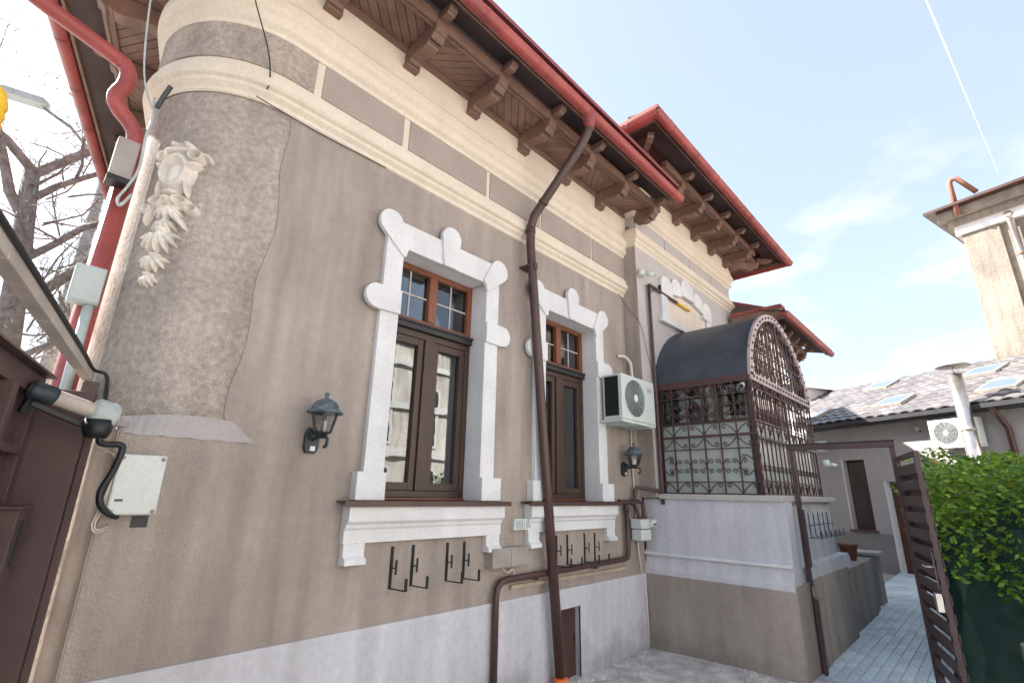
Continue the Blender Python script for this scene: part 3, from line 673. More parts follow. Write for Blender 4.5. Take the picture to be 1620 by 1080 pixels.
# ------------------------------------------------------------ things fixed on the walls
# downpipes
def collar(c, d, r, mt, parent):
    b = MB(); d = Vector(d).normalized(); c = Vector(c); b.tube([c - d * .025, c + d * .025], r, 12); return b.build('collar', mt, parent)
dp = empty('downpipe', (4.18, -.12, 0), 'long brown downpipe between the two tall windows, kinked below the red gutter', 'downpipe')
top = [(3.83, -.872, 5.70), (3.83, -.865, 5.62), (3.83, -.83, 5.54), (3.80, -.72, 5.36), (3.72, -.30, 4.86), (3.70, -.18, 4.72), (3.70, -.135, 4.60), (3.705, -.125, 4.4), (3.96, -.125, 2.05), (4.185, -.125, .12)]
MB().tube(top, .05, 14).build('pipe', 'pipe_brown', dp)
MB().lathe([(.085, .09), (.075, .04), (.055, -.06), (.053, -.1)], (3.83, -.872, 5.70), 14).build('outlet_funnel', 'red_gutter', dp)
collar((3.72, -.30, 4.86), (-.08, .42, -.5), .056, 'pipe_brown', dp); collar((3.70, -.13, 4.55), (0, 0, 1), .056, 'pipe_brown', dp)
b = MB(); b.box((3.66, -.13, 4.11), (3.81, 0, 4.13)); b.box((3.71, -.185, 4.08), (3.76, -.175, 4.16)); b.build('wall_clamp', 'pipe_brown', dp)
MB().lathe([(.062, -.1), (.066, .06), (.07, .075), (.07, .12), (.06, .125)], (4.19, -.125, -.02), 14).build('ground_socket', 'orange', dp)
rp = empty('downpipe', (.25, .5, 0), 'red downpipe with a swan neck running down the rounded corner', 'downpipe')
MB().stube([(-.70, .60, 5.72), (-.72, .58, 5.05), (-.68, .57, 4.93), (-.60, .56, 4.85), (-.398, .55, 4.745), (.04, .54, 4.60), (.12, .53, 4.53), (.13, .53, 4.42), (.10, .53, 4.30), (.13, .53, 4.22), (.22, .54, 4.14), (.26, .54, 4.05), (.265, .54, 3.9)], .052, 12).build('swan_neck', 'red_gutter', rp)
MB().tube([(.268, .54, 3.95), (.262, .54, 2.0), (.258, .54, 0)], .062, 14).build('pipe', 'red_gutter', rp)
# boxes and conduits next to it
tb = empty('cable_box', (.24, .44, 3.7), 'weathered metal cable box strapped over the red downpipe, high up', 'cable box')
MB().box((.17, .40, 3.66), (.29, .50, 3.95)).build('case', 'grey_metal', tb, bevel=.006); MB().box((.165, .39, 3.62), (.295, .51, 3.66)).build('base_strip', 'black', tb)
tb = empty('cable_box', (.24, .42, 2.75), 'grey plastic junction box at the foot of the red downpipe, above the gate', 'cable box')
MB().box((.155, .40, 2.78), (.305, .50, 3.02)).build('case', 'plastic_grey', tb, bevel=.008); MB().box((.16, .392, 2.79), (.30, .40, 3.01)).build('lid', 'plastic_grey', tb, bevel=.003)
MB().tube([(.265, .45, 2.78), (.27, .45, 1.9)], .028, 10).build('conduit', 'plastic_grey', tb)
cb = MB(); cb.stube([(.29, .42, 4.35), (.31, .40, 4.2), (.30, .37, 4.0), (.31, .36, 3.75), (.28, .37, 3.6), (.25, .38, 3.5), (.27, .37, 3.45), (.31, .36, 3.55)], .009, 6)
cb.stube([(.05, .2, 5.7), (.12, .35, 5.0), (.2, .42, 4.5), (.29, .40, 4.25)], .006, 6); tag(cb.build('cable', 'plastic_grey'), 'thin grey cables tied along the red swan-neck downpipe', 'cable')
tag(MB().stube([(.45, -.2, 5.62), (.62, -.12, 5.2), (.80, -.07, 4.85), (.86, -.05, 4.62), (.85, -.06, 4.52)], .005, 6).build('wire', 'cable_black'), 'loose thin black wire hanging over the cream corner mouldings', 'wire')
tag(MB().stube([(.345, .25, 4.38), (.325, .29, 4.30), (.31, .33, 4.22)], .016, 8).build('cable_sleeve', 'dark_grey'), 'short dark cable sleeve under the string course at the corner edge', 'cable')
tag(MB().stube([(.80, -.03, 4.44), (1.0, -.02, 4.435), (1.3, -.015, 4.43), (1.6, -.012, 4.44), (1.9, -.012, 4.447)], .004, 5).build('wire', 'cable_black'), 'thin dark wire running under the string course near the rounded corner', 'wire')
tag(MB().stube([(5.70, -.03, 4.46), (5.80, -.10, 4.25), (5.868, -.245, 4.0), (6.0, -.26, 3.6), (6.12, -.28, 3.25)], .004, 5).build('wire', 'cable_black'), 'thin wire sagging from the string course across to the gas riser', 'wire')
# stucco ornament on the rounded corner: carved relief from height fields
orn = empty('stucco_ornament', (.5, .25, 2.9), 'carved pale stucco cartouche with hanging leaf garland on the rounded corner', 'ornament')
def relief(name, z0, z1, half, prims, parent, ang0=-138.5):
    nx, nz = int(half * 2 / .0042), int((z1 - z0) / .0042)
    S, Z = np.meshgrid(np.linspace(-half, half, nx), np.linspace(z0, z1, nz)); H = np.full(S.shape, -.02)
    for cx, cz, rx, rz, rot, h, rib in prims:
        c, s = math.cos(R(rot)), math.sin(R(rot)); u = ((S - cx) * c + (Z - cz) * s) / rx; v = (-(S - cx) * s + (Z - cz) * c) / rz
        d = u * u + v * v; hh = np.where(d < 1, 1.25 * h * np.sqrt(np.clip(1 - d, 0, 1)), -.02)
        if rib == 'leaf': wdt = np.clip(1 - np.abs(v) ** 1.6, 0.001, 1); hh = np.where((np.abs(u) < wdt) & (np.abs(v) < 1), h * (.55 + .45 * (1 - np.abs(u) / wdt)) * (1 - .35 * np.abs(v)), -.02)
        if rib == 'flat': hh = np.where(d < 1, h * np.clip(1 - d, 0, 1) ** .18, -.02)
        if rib == 'rim': hh = np.where(d < 1.3, h * np.exp(-((np.sqrt(d) - .78) / .2) ** 2) + .012, -.02)
        if rib == 'dish': hh = np.where(d < 1, h * (.45 + .55 * np.clip(d, 0, 1) ** 2), hh)
        if rib == 'roll': hh = np.where(d < 1, h * (.6 + .4 * np.sin(np.clip(d, 0, 1) * 9)), hh)
        H = np.maximum(H, hh)
    for _ in range(1): H[1:-1, 1:-1] = np.where(H[1:-1, 1:-1] > 0, (H[1:-1, 1:-1] * 2 + np.maximum(H[:-2, 1:-1], 0) + np.maximum(H[2:, 1:-1], 0) + np.maximum(H[1:-1, :-2], 0) + np.maximum(H[1:-1, 2:], 0)) / 6, H[1:-1, 1:-1])
    H = H + .0012 * rng.standard_normal(H.shape) * (H > 0)
    A = R(ang0) + S / RR; rad = RR - .008 + np.maximum(H, -.012)
    X = CX + rad * np.cos(A); Y = CY + rad * np.sin(A); vs = np.stack([X, Y, Z], -1).reshape(-1, 3)
    b = MB(); fs = []
    for j in range(nz - 1):
        for i in range(nx - 1):
            if max(H[j, i], H[j + 1, i], H[j, i + 1], H[j + 1, i + 1]) > 0: k = j * nx + i; fs.append((k, k + 1, k + nx + 1, k + nx))
    b.add([tuple(p) for p in vs], fs, True); return b.build(name, 'stone_relief', parent)
def fan(cx, cz, n_, spread, ln, wd, h):
    return [(cx + ln * .55 * math.sin(R(t)), cz - ln * .55 * math.cos(R(t)), wd, ln * .6, t, h * (1.15 - abs(t) / 160), 'leaf') for t in [(-spread + 2 * spread * i / (n_ - 1)) for i in range(n_)]]
relief('cartouche', 3.54, 3.985, .22, [(0, 3.755, .125, .165, 0, .03, 'flat'), (0, 3.745, .098, .145, 0, .07, 'rim'), (0, 3.73, .07, .10, 0, .045, ''), (0, 3.665, .02, .035, 0, .06, ''), (0, 3.905, .10, .022, 0, .085, 'flat'), (.015, 3.945, .075, .032, 0, .055, 'flat'), (-.03, 3.95, .03, .026, 0, .07, ''), (.05, 3.95, .03, .026, 0, .07, ''), (-.105, 3.86, .035, .045, 0, .07, 'rim'), (.115, 3.865, .05, .042, 10, .08, 'rim'), (.17, 3.875, .04, .022, -12, .06, ''), (.195, 3.86, .016, .013, 0, .06, ''), (.10, 3.79, .055, .025, 28, .07, ''), (-.095, 3.785, .04, .026, -28, .07, ''), (.085, 3.64, .018, .08, 12, .05, ''), (-.085, 3.64, .018, .08, -12, .05, ''), (0, 3.585, .06, .02, 0, .065, '')], orn)
relief('ribbon_bow', 3.27, 3.575, .22, [(-.075, 3.53, .055, .035, 18, .055, 'rim'), (.075, 3.525, .06, .036, -18, .06, 'rim'), (0, 3.53, .028, .028, 0, .075, ''), (-.145, 3.475, .038, .032, 30, .05, 'rim'), (.15, 3.47, .042, .034, -10, .055, 'rim'), (-.125, 3.42, .016, .06, -28, .04, ''), (.085, 3.39, .02, .09, 40, .045, '')] + fan(0, 3.50, 7, 80, .11, .017, .06) + fan(0, 3.40, 5, 45, .10, .016, .06), orn)
relief('leaf_cluster', 3.12, 3.34, .14, [(0, 3.315, .045, .025, 0, .055, '')] + fan(-.01, 3.30, 7, 75, .135, .019, .065), orn)
relief('leaf_drop', 3.00, 3.16, .11, [(-.01, 3.135, .035, .02, 0, .05, '')] + fan(-.015, 3.13, 6, 70, .095, .017, .06), orn)
relief('leaf_drop', 2.905, 3.02, .09, [(-.02, 3.0, .026, .018, 0, .05, '')] + fan(-.022, 2.995, 5, 55, .07, .014, .05), orn)
# wall lanterns
def lantern(x, label):
    t = empty('wall_lantern', (x, 0, 1.96), label, 'lamp', 'black lanterns on the facade')
    b = MB(); b.prism([(-.035, 1.965), (.035, 1.965), (.05, 2.0), (.05, 2.09), (.03, 2.135), (-.03, 2.135), (-.05, 2.09), (-.05, 2.0)], (-.04, -.0), lambda u, v, e: (x + u, e, v)); pl_ = b.build('wall_plate', 'lamp_green', t, bevel=.006)
    MB().box((x - .012, -.0435, 1.98), (x + .022, -.041, 2.012)).build('sticker', 'sticker', pl_)
    yl = -.17
    b = MB(); b.stube([(x, -.03, 2.05), (x, -.09, 2.065), (x, -.2, 2.065), (x, -.24, 2.055), (x, -.25, 2.025), (x, -.235, 2.0), (x, -.215, 2.0)], .011, 8); b.stube([(x, -.03, 2.11), (x, -.07, 2.10), (x, -.11, 2.07)], .012, 8); b.build('arm', 'lamp_green', t)
    MB().lathe([(.012, 2.06), (.03, 2.075), (.05, 2.09), (.062, 2.10)], (x, yl, 0), 6).build('cup', 'lamp_green', t)
    b = MB()
    for k_ in range(6):
        a = math.pi / 3 * k_; b.bar((x + .058 * math.cos(a), yl + .058 * math.sin(a), 2.098), (x + .092 * math.cos(a), yl + .092 * math.sin(a), 2.225), .009, .009)
    b.build('cage', 'lamp_green', t)
    for k_ in range(6):
        a, c_ = math.pi / 3 * k_, math.pi / 3 * (k_ + 1)
        MB().add([(x + r_ * math.cos(w_), yl + r_ * math.sin(w_), z_) for r_, z_ in ((.056, 2.1), (.089, 2.223)) for w_ in (a, c_)], [(0, 1, 3, 2)]).build('pane', 'lamp_glass', t)
    MB().lathe([(.02, 2.10), (.022, 2.17), (.018, 2.175)], (x, yl, 0), 10).build('bulb', 'sticker', t)
    MB().lathe([(.118, 2.222), (.12, 2.232), (.098, 2.245), (.09, 2.27), (.068, 2.30), (.035, 2.32), (.014, 2.326), (.011, 2.34), (.017, 2.352), (.012, 2.364), (.002, 2.368)], (x, yl, 0), 18).build('cap', 'lamp_top', t)
lantern(1.562, 'black wall lantern left of the first tall window, over bare stucco')
lantern(5.652, 'black wall lantern under the air conditioner, right of the second window')
# J-shaped hooks
hk = None
def hook(x, z, label, y=0, parent=None, sc=1):
    global hk
    t = empty('wall_hook', (x, y, z), label, 'hook', 'black steel hooks on the walls')
    for nm, mk in (('back_strip', lambda: MB().box((-.012, -.008, 0), (.012, 0, .29))), ('cradle', lambda: MB().box((-.01, -.17, -.0), (.01, -.0, .006)).box((-.012, -.178, 0), (.012, -.17, .085))), ('upper_hook', lambda: MB().box((-.009, -.055, .14), (.009, -.008, .147)).box((-.009, -.06, .10), (.009, -.055, .20)))):
        key = 'hook' + nm
        if key not in MESHC: o = mk().build(nm, 'black', t); MESHC[key] = o.data
        else: o = bpy.data.objects.new(nm, MESHC[key]); C.objects.link(o); o.parent = t
        o.parent = t; o.matrix_parent_inverse = Matrix.Identity(4)
    t.rotation_euler = (0, 0, R(8))
    return t
pos = ['first', 'second', 'third', 'fourth']
for i, x in enumerate((2.31, 2.50, 2.845, 3.03)): hook(x, 1.04, '%s black hook from the left below the first tall window' % pos[i])
for i, x in enumerate((4.29, 4.475, 4.785, 4.98)): hook(x, 1.035, '%s black hook from the left below the second tall window' % pos[i])
for i in range(6): hook(7.15 + i * .24, 1.28, '%s black hook from the left on the porch plinth beside the path' % (pos + ['fifth', 'sixth'])[i], y=-1.60)
# electric box, sockets, junction box
eb = empty('electric_box', (.62, 0, 1.6), 'grey-white plastic control box beside the brown gate post', 'electric box')
MB().box((.515, -.09, 1.585), (.725, -.0, 1.885)).build('case', 'plastic_white', eb, bevel=.01); MB().box((.512, -.108, 1.583), (.728, -.088, 1.888)).build('lid', 'plastic_white', eb, bevel=.012)
for x, z in ((.53, 1.60), (.71, 1.60), (.53, 1.868), (.71, 1.868)): MB().lathe([(.011, 0), (.011, .004)], (0, 0, 0), 10).build('lid_screw', 'grey_metal', eb).location = (x, -.109, z)
for o in eb.children:
    if o.name.startswith('lid_screw'): o.rotation_euler = (R(90), 0, 0)
MB().box((.535, -.1093, 1.65), (.57, -.1085, 1.662)).build('printed_mark', 'dark_grey', eb)
tag(MB().box((.645, -.004, 1.515), (.722, .002, 1.575)).build('recess_shade', 'black'), 'flat black patch for the shade in a small stucco hole under the control box', 'recess')  # flat black plate on the wall; its colour stands for the hole's shade
b = MB(); b.stube([(.40, -.16, 1.98), (.42, -.15, 1.93), (.50, -.12, 1.93), (.515, -.12, 1.90), (.50, -.12, 1.80), (.47, -.12, 1.70), (.485, -.12, 1.63), (.53, -.10, 1.59), (.57, -.08, 1.575)], .016, 8)
tag(b.build('cable', 'cable_black'), 'thick black cable looping from gate motor down beside the control box', 'cable')
for k_, (d, lb) in enumerate(((0, 'outer'), (.012, 'inner'))):
    tag(MB().stube([(.42, -.10, 1.90), (.49, -.09, 1.88), (.51, -.09, 1.8), (.49 + d, -.08, 1.62), (.475 + d, -.07, 1.54 + d), (.50, -.06, 1.50 + d), (.555, -.01, 1.515 + d)], .005, 6).build('wire', 'cable_white'), '%s white wire looping out below the control box' % lb, 'wire')
sk = empty('socket', (3.72, 0, 1.4), 'pair of small white outdoor sockets between the window aprons', 'socket')
for x0, x1 in ((3.605, 3.745), (3.75, 3.845)):
    bx_ = MB().box((x0, -.05, 1.40), (x1, 0, 1.50)).build('socket_case', 'plastic_white', sk, bevel=.006); MB().box((x0 + .02, -.056, 1.415), (x1 - .02, -.048, 1.485)).build('flap', 'plastic_grey', bx_, bevel=.003)
jb = empty('junction_box', (3.5, 0, 1.1), 'beige metal junction box with two lids above the bent gas pipe', 'junction box')
MB().box((3.28, -.10, 1.10), (3.745, 0, 1.262)).build('case', 'grey_metal', jb, bevel=.004)
for x0, x1 in ((3.285, 3.51), (3.515, 3.74)): MB().box((x0, -.104, 1.105), (x1, -.10, 1.257)).build('lid', 'grey_metal', jb, bevel=.002)
tag(MB().stube([(3.45, -.05, 1.10), (3.5, -.07, 1.05), (3.58, -.06, 1.07), (3.62, -.05, 1.02), (3.7, -.03, 1.0)], .006, 6).build('wire', 'cable_white'), 'tangle of pale wire hanging below the junction box', 'wire')
tag(MB().box((3.60, -.03, .90), (5.60, -.0, .93)).build('conduit', 'pillar'), 'thin beige conduit strip running under the brown gas pipe', 'conduit')
# gas pipe and meter
gp = empty('gas_pipe', (3.37, -.06, 0), 'brown gas pipe rising from the ground and running right along the wall to the meter', 'pipe')
MB().tube([(3.372, -.06, 0), (3.372, -.06, .86), (3.385, -.06, .93), (3.43, -.06, .98), (3.52, -.06, .992), (5.50, -.06, 1.02), (5.57, -.06, 1.03), (5.595, -.06, 1.07), (5.60, -.06, 1.15), (5.60, -.06, 1.62)], .03, 10).build('pipe_run', 'pipe_brown', gp)
for x, z in ((3.9, .998), (4.9, 1.012)): MB().box((x - .012, -.09, z - .045), (x + .012, 0, z - .03)).build('pipe_clip', 'pipe_brown', gp)
MB().stube([(5.40, -.08, 1.665), (5.62, -.08, 1.655), (5.74, -.08, 1.63), (5.80, -.09, 1.55), (5.82, -.11, 1.47)], .024, 8).stube([(5.62, -.08, 1.655), (5.78, -.08, 1.67), (5.90, -.10, 1.65), (5.925, -.11, 1.57), (5.925, -.11, 1.47)], .024, 8).build('meter_branch', 'pipe_brown', gp)
MB().stube([(5.78, -.08, 1.67), (5.80, -.08, 1.80), (5.84, -.12, 1.83), (6.04, -.27, 1.80), (6.13, -.275, 1.79), (6.135, -.275, 1.86), (6.135, -.275, 4.66)], .024, 10).build('riser', 'pipe_brown', gp)
MB().tube([(6.135, -.275, 4.64), (6.16, -.275, 4.675), (7.04, -.275, 4.66)], .022, 10).tube([(6.135, -.275, 4.5), (6.30, -.275, 4.66)], .007, 6).build('upper_run', 'pipe_brown', gp)
MB().tube([(7.04, -.275, 4.66), (7.5, -.275, 4.655)], .022, 10).build('yellow_section', 'yellow', gp)
MB().lathe([(.034, -.05), (.034, .05)], (5.60, -.06, 1.60), 10).lathe([(.04, -.02), (.04, .02)], (5.82, -.11, 1.475), 10).lathe([(.04, -.02), (.04, .02)], (5.925, -.11, 1.475), 10).build('union_nut', 'pipe_brown', gp)
mt_ = empty('gas_meter', (5.85, -.1, 1.2), 'pale grey gas meter hanging from brown pipes in the wall corner', 'meter')
MB().box((5.72, -.19, 1.345), (5.965, -.03, 1.46)).build('upper_case', 'plastic_white', mt_, bevel=.015); MB().box((5.725, -.185, 1.21), (5.96, -.035, 1.34)).build('lower_case', 'plastic_white', mt_, bevel=.02)
dd = MB().box((5.90, -.24, 1.375), (6.0, -.19, 1.455)).build('counter', 'plastic_white', mt_, bevel=.008); MB().box((5.915, -.243, 1.39), (5.99, -.24, 1.41)).build('dial', 'black', dd)
tag(MB().stube([(5.86, -.02, 2.6), (5.87, -.02, 1.9), (5.90, -.02, 1.15), (5.97, -.015, .8), (6.0, -.03, .62), (6.03, -.03, .1)], .012, 6).build('drain_hose', 'cable_white'), 'thin white drain hose running down the inner corner from the air conditioner', 'hose')
# air conditioner on the facade
def aircon(o, axis_u, axis_n, w, h, d, label, grp):
    t = empty('air_conditioner', o, label, 'air conditioner', grp)
    U, N = Vector((*axis_u, 0)), Vector((*axis_n, 0)); O = Vector(o)
    fn = lambda u, n_, z: O + U * u + N * n_ + Vector((0, 0, z))
    def bx(u0, u1, n0, n1, z0, z1, nm, m_, p, bv=0):
        b = MB(); b.add([fn(u, n_, z) for z in (z0, z1) for u, n_ in ((u0, n0), (u1, n0), (u1, n1), (u0, n1))], [(0, 1, 2, 3), (4, 5, 6, 7), (0, 1, 5, 4), (1, 2, 6, 5), (2, 3, 7, 6), (3, 0, 4, 7)]); return b.build(nm, m_, p, bv)
    bx(0, w, .10, .10 + d, 0, h, 'case', 'plastic_white', t, .012)
    bx(-.004, .001, .13, .10 + d - .05, .04, h - .03, 'coil', 'black', t)
    bx(-.02, w * .98, .06, .10 + d, -.035, -.003, 'tray', 'plastic_white', t)
    for u in (.15, w - .2): bx(u, u + .04, 0, .12 + d, -.06, -.036, 'wall_bracket', 'plastic_grey', t)
    cu, cz, r = w * .37, h * .5, h * .41; nf = .10 + d
    b = MB(); b.add([fn(cu + r * math.cos(k_ * math.pi / 16), nf + .002, cz + r * math.sin(k_ * math.pi / 16)) for k_ in range(32)], [tuple(range(32))]); dk = b.build('fan_opening', 'dark_grey', t)
    for rr in [r * (i + 1) / 9 for i in range(9)]:
        b = MB(); b.tube([fn(cu + rr * math.cos(k_ * math.pi / 16), nf + .012, cz + rr * math.sin(k_ * math.pi / 16)) for k_ in range(33)], .0035, 4, False); b.build('guard_ring', 'plastic_grey', dk)
    for k_ in range(12):
        a = k_ * math.pi / 6; b = MB(); b.tube([fn(cu + r * .2 * math.cos(a), nf + .01, cz + r * .2 * math.sin(a)), fn(cu + r * math.cos(a + .5), nf + .01, cz + r * math.sin(a + .5))], .003, 4); b.build('guard_spoke', 'plastic_grey', dk)
    b = MB(); b.add([fn(cu + r * .2 * math.cos(k_ * math.pi / 8), nf + .016, cz + r * .2 * math.sin(k_ * math.pi / 8)) for k_ in range(16)], [tuple(range(16))]); b.build('hub', 'sticker', dk)
    return t, bx
ac, bx = aircon((5.10, 0, 2.60), (1, 0), (0, -1), .80, .55, .27, 'white air conditioner outdoor unit beside the second tall window', 'air conditioner units')
bx(.62, .73, .371, .373, .40, .46, 'badge', 'plastic_grey', ac)
tag(MB().stube([(5.62, -.02, 3.52), (5.72, -.06, 3.53), (5.80, -.10, 3.45), (5.79, -.12, 3.3), (5.76, -.15, 3.14)], .022, 8).build('refrigerant_hose', 'cable_white'), 'bent beige insulated hose entering the wall above the air conditioner', 'hose')
tag(MB().box((5.885, -.245, 3.06), (5.99, -.232, 3.2)).build('wall_opening', 'pillar'), 'small rough opening in the bay wall above the air conditioner', 'opening')
# cameras
def seccam(o, d, label, mr=.05):
    t = empty('security_camera', o, label, 'camera', 'small security cameras'); O = Vector(o); D = Vector(d).normalized()
    MB().lathe([(mr, -mr), (mr, mr)], o, 10).build('mount_box', 'plastic_white', t)
    MB().tube([O + D * .03, O + D * .09], .014, 8).build('joint', 'plastic_white', t); MB().tube([O + D * .08, O + D * .19], .03, 12).build('body', 'plastic_white', t); MB().tube([O + D * .188, O + D * .20], .027, 12).build('lens', 'black', t)
seccam((5.93, -.275, 4.78), (.7, -.7, -.12), 'small white security camera high on the bay wall near the eaves')
seccam((6.17, -1.40, 3.05), (-.9, -.2, -.3), 'small security camera under the canopy edge at the porch corner', .02)
seccam((8.72, -1.62, 2.25), (.9, -.5, -.15), 'white bullet camera at the far end of the porch grille')
# ------------------------------------------------------------ driveway gate at the left
GD = Vector((-G[0], -G[1], 0)); GO = Vector((.385, .10, 0)); GNv = Vector((G[1], -G[0], 0))   # GD towards the viewer, GNv into the yard
def gbox(a0, a1, n0, n1, z0, z1, nm, m_, p, bv=.003):
    b = MB(); b.add([GO + GD * a + GNv * n_ + Vector((0, 0, z)) for z in (z0, z1) for a, n_ in ((a0, n0), (a1, n0), (a1, n1), (a0, n1))], [(0, 1, 2, 3), (4, 5, 6, 7), (0, 1, 5, 4), (1, 2, 6, 5), (2, 3, 7, 6), (3, 0, 4, 7)]); return b.build(nm, m_, p, bv)
gate = empty('driveway_gate', GO, 'dark brown sheet metal driveway gate at the left edge of the yard', 'gate')
gbox(.0, .10, -.30, .0, 0, 2.2, 'hinge_post', 'gate_brown', gate); gbox(.02, .05, .0, .03, 0, 2.16, 'post_flange', 'gate_brown', gate)
gbox(.13, .21, -.26, -.20, .08, 2.14, 'stile', 'gate_brown', gate); gbox(.13, 3.3, -.27, -.20, 2.141, 2.24, 'top_rail', 'gate_brown', gate); gbox(.13, 3.3, -.30, -.16, 2.241, 2.255, 'top_flange', 'gate_brown', gate)
gbox(.21, 3.3, -.245, -.235, .08, 2.14, 'sheet_panel', 'gate_brown', gate)
gbox(.21, 3.3, -.234, -.19, 1.86, 1.90, 'cross_rail', 'gate_brown', gate); gbox(.21, 3.3, -.234, -.19, 1.04, 1.09, 'cross_rail', 'gate_brown', gate)
gbox(.62, .68, -.234, -.17, .08, 2.139, 'upright', 'gate_brown', gate); gbox(1.3, 1.36, -.234, -.17, .08, 2.139, 'upright', 'gate_brown', gate)
lk = gbox(.24, .40, -.233, -.10, 1.30, 1.62, 'letter_box', 'gate_brown', gate); gbox(.22, .42, -.234, -.09, 1.62, 1.632, 'box_lid', 'gate_brown', lk); gbox(.29, .35, -.101, -.095, 1.38, 1.57, 'slot', 'black', lk)
gbox(.25, .62, -.19, -.11, .98, 1.03, 'handle_bar', 'grey_metal', gate)
# swing arm motor
ga = empty('gate_motor', (.38, -.1, 2.0), 'beige and black swing gate motor arm mounted above the control box', 'gate motor')
A0, A1 = Vector((.12, -.22, 2.145)), Vector((.40, -.14, 2.075)); ad = (A1 - A0).normalized()
def capsule(p, q, r, sq, n=12):
    b = MB(); u = ad.cross(Vector((0, 0, 1))).normalized(); w_ = u.cross(ad); ks = [(0, .55), (.06, .85), (.16, 1), (.84, 1), (.94, .9), (1, .6)]; vs = []
    for t, s in ks:
        c = p.lerp(q, t)
        for k_ in range(n):
            a = 2 * math.pi * k_ / n; vs.append(c + u * (r * s * math.cos(a)) + w_ * (r * sq * s * math.sin(a)))
    b.add(vs, [(i * n + k_, i * n + (k_ + 1) % n, (i + 1) * n + (k_ + 1) % n, (i + 1) * n + k_) for i in range(len(ks) - 1) for k_ in range(n)], True); b.f += [tuple(range(n)), tuple(len(vs) - n + i for i in range(n))]; b.sm += [False] * 2; return b
capsule(A0 + ad * .04, A1 - ad * .04, .036, 1.05).build('arm_housing', 'beam_beige', ga); capsule(A0 - ad * .03, A0 + ad * .09, .042, 1.1).build('end_cap', 'lamp_green', ga)
capsule(A1 - ad * .06, A1 + ad * .06, .055, 1.25).build('motor_head', 'plastic_grey', ga); MB().lathe([(.045, -.12), (.06, -.09), (.062, -.03)], tuple(A1 + Vector((-.01, 0, 0))), 14).build('motor_base', 'black', ga)
MB().bar(A0 + Vector((.0, .02, -.06)), A1 + Vector((-.05, .02, -.07)), .025, .02).bar(A0 + Vector((0, 0, 0)), A0 + Vector((-.02, .05, -.10)), .03, .03).build('push_rod', 'black', ga); MB().bar(A1 + Vector((.0, 0, -.03)), A1 + Vector((.12, .13, -.03)), .04, .03).build('wall_bracket', 'grey_metal', ga)
# overhead beam with its cable, and the warning beacon on it
bm = empty('gate_beam', (.37, .35, 2.3), 'beige box beam over the gate with dark joints, running out of frame', 'beam')
B0, B1 = Vector((.345, .33, 2.33)), Vector((-.253, -2.32, 2.33)); bdv = (B1 - B0)
cuts = [0, .14, .30, .48, .72, 1]
for i in range(5):
    p, q_ = B0 + bdv * (cuts[i] + .0015), B0 + bdv * (cuts[i + 1] - .0015); MB().bar(p, q_, .05, .05).build('beam_piece', 'beam_beige', bm, bevel=.003)
MB().bar(B0 + bdv * .002, B1, .038, .038).build('beam_core', 'black', bm)
gpst = MB().box((.33, .30, 0), (.40, .36, 2.30)).build('beam_post', 'gate_brown', bm)
b = MB(); b.stube([B1 + Vector((.03, 0, .024))] + [B0 + bdv * t + Vector((.03, 0, .024 + .004 * math.sin(t * 40))) for t in (.9, .7, .5, .35, .2, .1, .03)] + [(.42, .28, 2.34), (.43, .20, 2.2), (.42, .05, 2.1), (.41, -.08, 2.09)], .010, 8)
tag(b.build('cable', 'cable_black'), 'black cable running along the beige gate beam to the motor', 'cable')
bc = empty('warning_beacon', (-.145, -1.12, 2.58), 'yellow warning beacon on a dark base at the left picture edge', 'beacon')
q_ = B0 + bdv * .86
MB().lathe([(.03, -.03), (.034, .06), (.046, .09), (.042, .10)], (q_.x, q_.y, q_.z + .03), 14).build('base', 'lamp_green', bc)
pr = [(.040, .10)] + [(.041 + .003 * (i % 2), .105 + i * .012) for i in range(7)] + [(.034, .20), (.015, .215)]
MB().lathe(pr, (q_.x, q_.y, q_.z + .03), 16).build('dome', 'yellow', bc)
# ------------------------------------------------------------ walk gate at the right
wg = empty('path_gateway', (6.62, -1.7, 0), 'brown steel gate frame with flat lintel spanning the path beside the porch', 'gateway')
MB().box((6.59, -1.735, -.02), (6.65, -1.69, 2.28)).build('left_post', 'gate_brown', wg, bevel=.003); MB().box((6.60, -2.70, -.02), (6.66, -2.655, 2.28)).build('right_post', 'gate_brown', wg, bevel=.003)
MB().box((6.585, -2.71, 2.281), (6.655, -1.68, 2.34)).build('lintel', 'gate_brown', wg, bevel=.003); MB().box((6.575, -2.715, 2.341), (6.665, -1.675, 2.352)).build('cap_strip', 'black_trim', wg)
MB().box((6.56, -1.765, 1.02), (6.60, -1.736, 1.62)).build('strike_plate', 'gate_brown', wg); MB().box((6.56, -1.775, -.02), (6.60, -1.736, .70)).build('strike_plate', 'gate_brown', wg); MB().box((6.57, -1.755, .72), (6.59, -1.737, .82)).build('latch_keep', 'steel', wg)
lf = empty('gate_leaf', (6.62, -2.68, 0), 'open brown slatted walk gate leaf swung toward the yard by the hedge', 'gate')
H0, H1 = Vector((6.61, -2.70, 0)), Vector((5.79, -2.935, 0)); hd = (H1 - H0).normalized(); hn = Vector((-hd.y, hd.x, 0)); WL = (H1 - H0).length
def lbox(a0, a1, n0, n1, z0, z1, nm, m_, p, bv=.002, tilt=0):
    b = MB(); b.add([H0 + hd * a + hn * n_ + Vector((0, 0, z)) for z in (z0, z1) for a, n_ in ((a0, n0), (a1, n0), (a1, n1), (a0, n1))], [(0, 1, 2, 3), (4, 5, 6, 7), (0, 1, 5, 4), (1, 2, 6, 5), (2, 3, 7, 6), (3, 0, 4, 7)]); return b.build(nm, m_, p, bv)
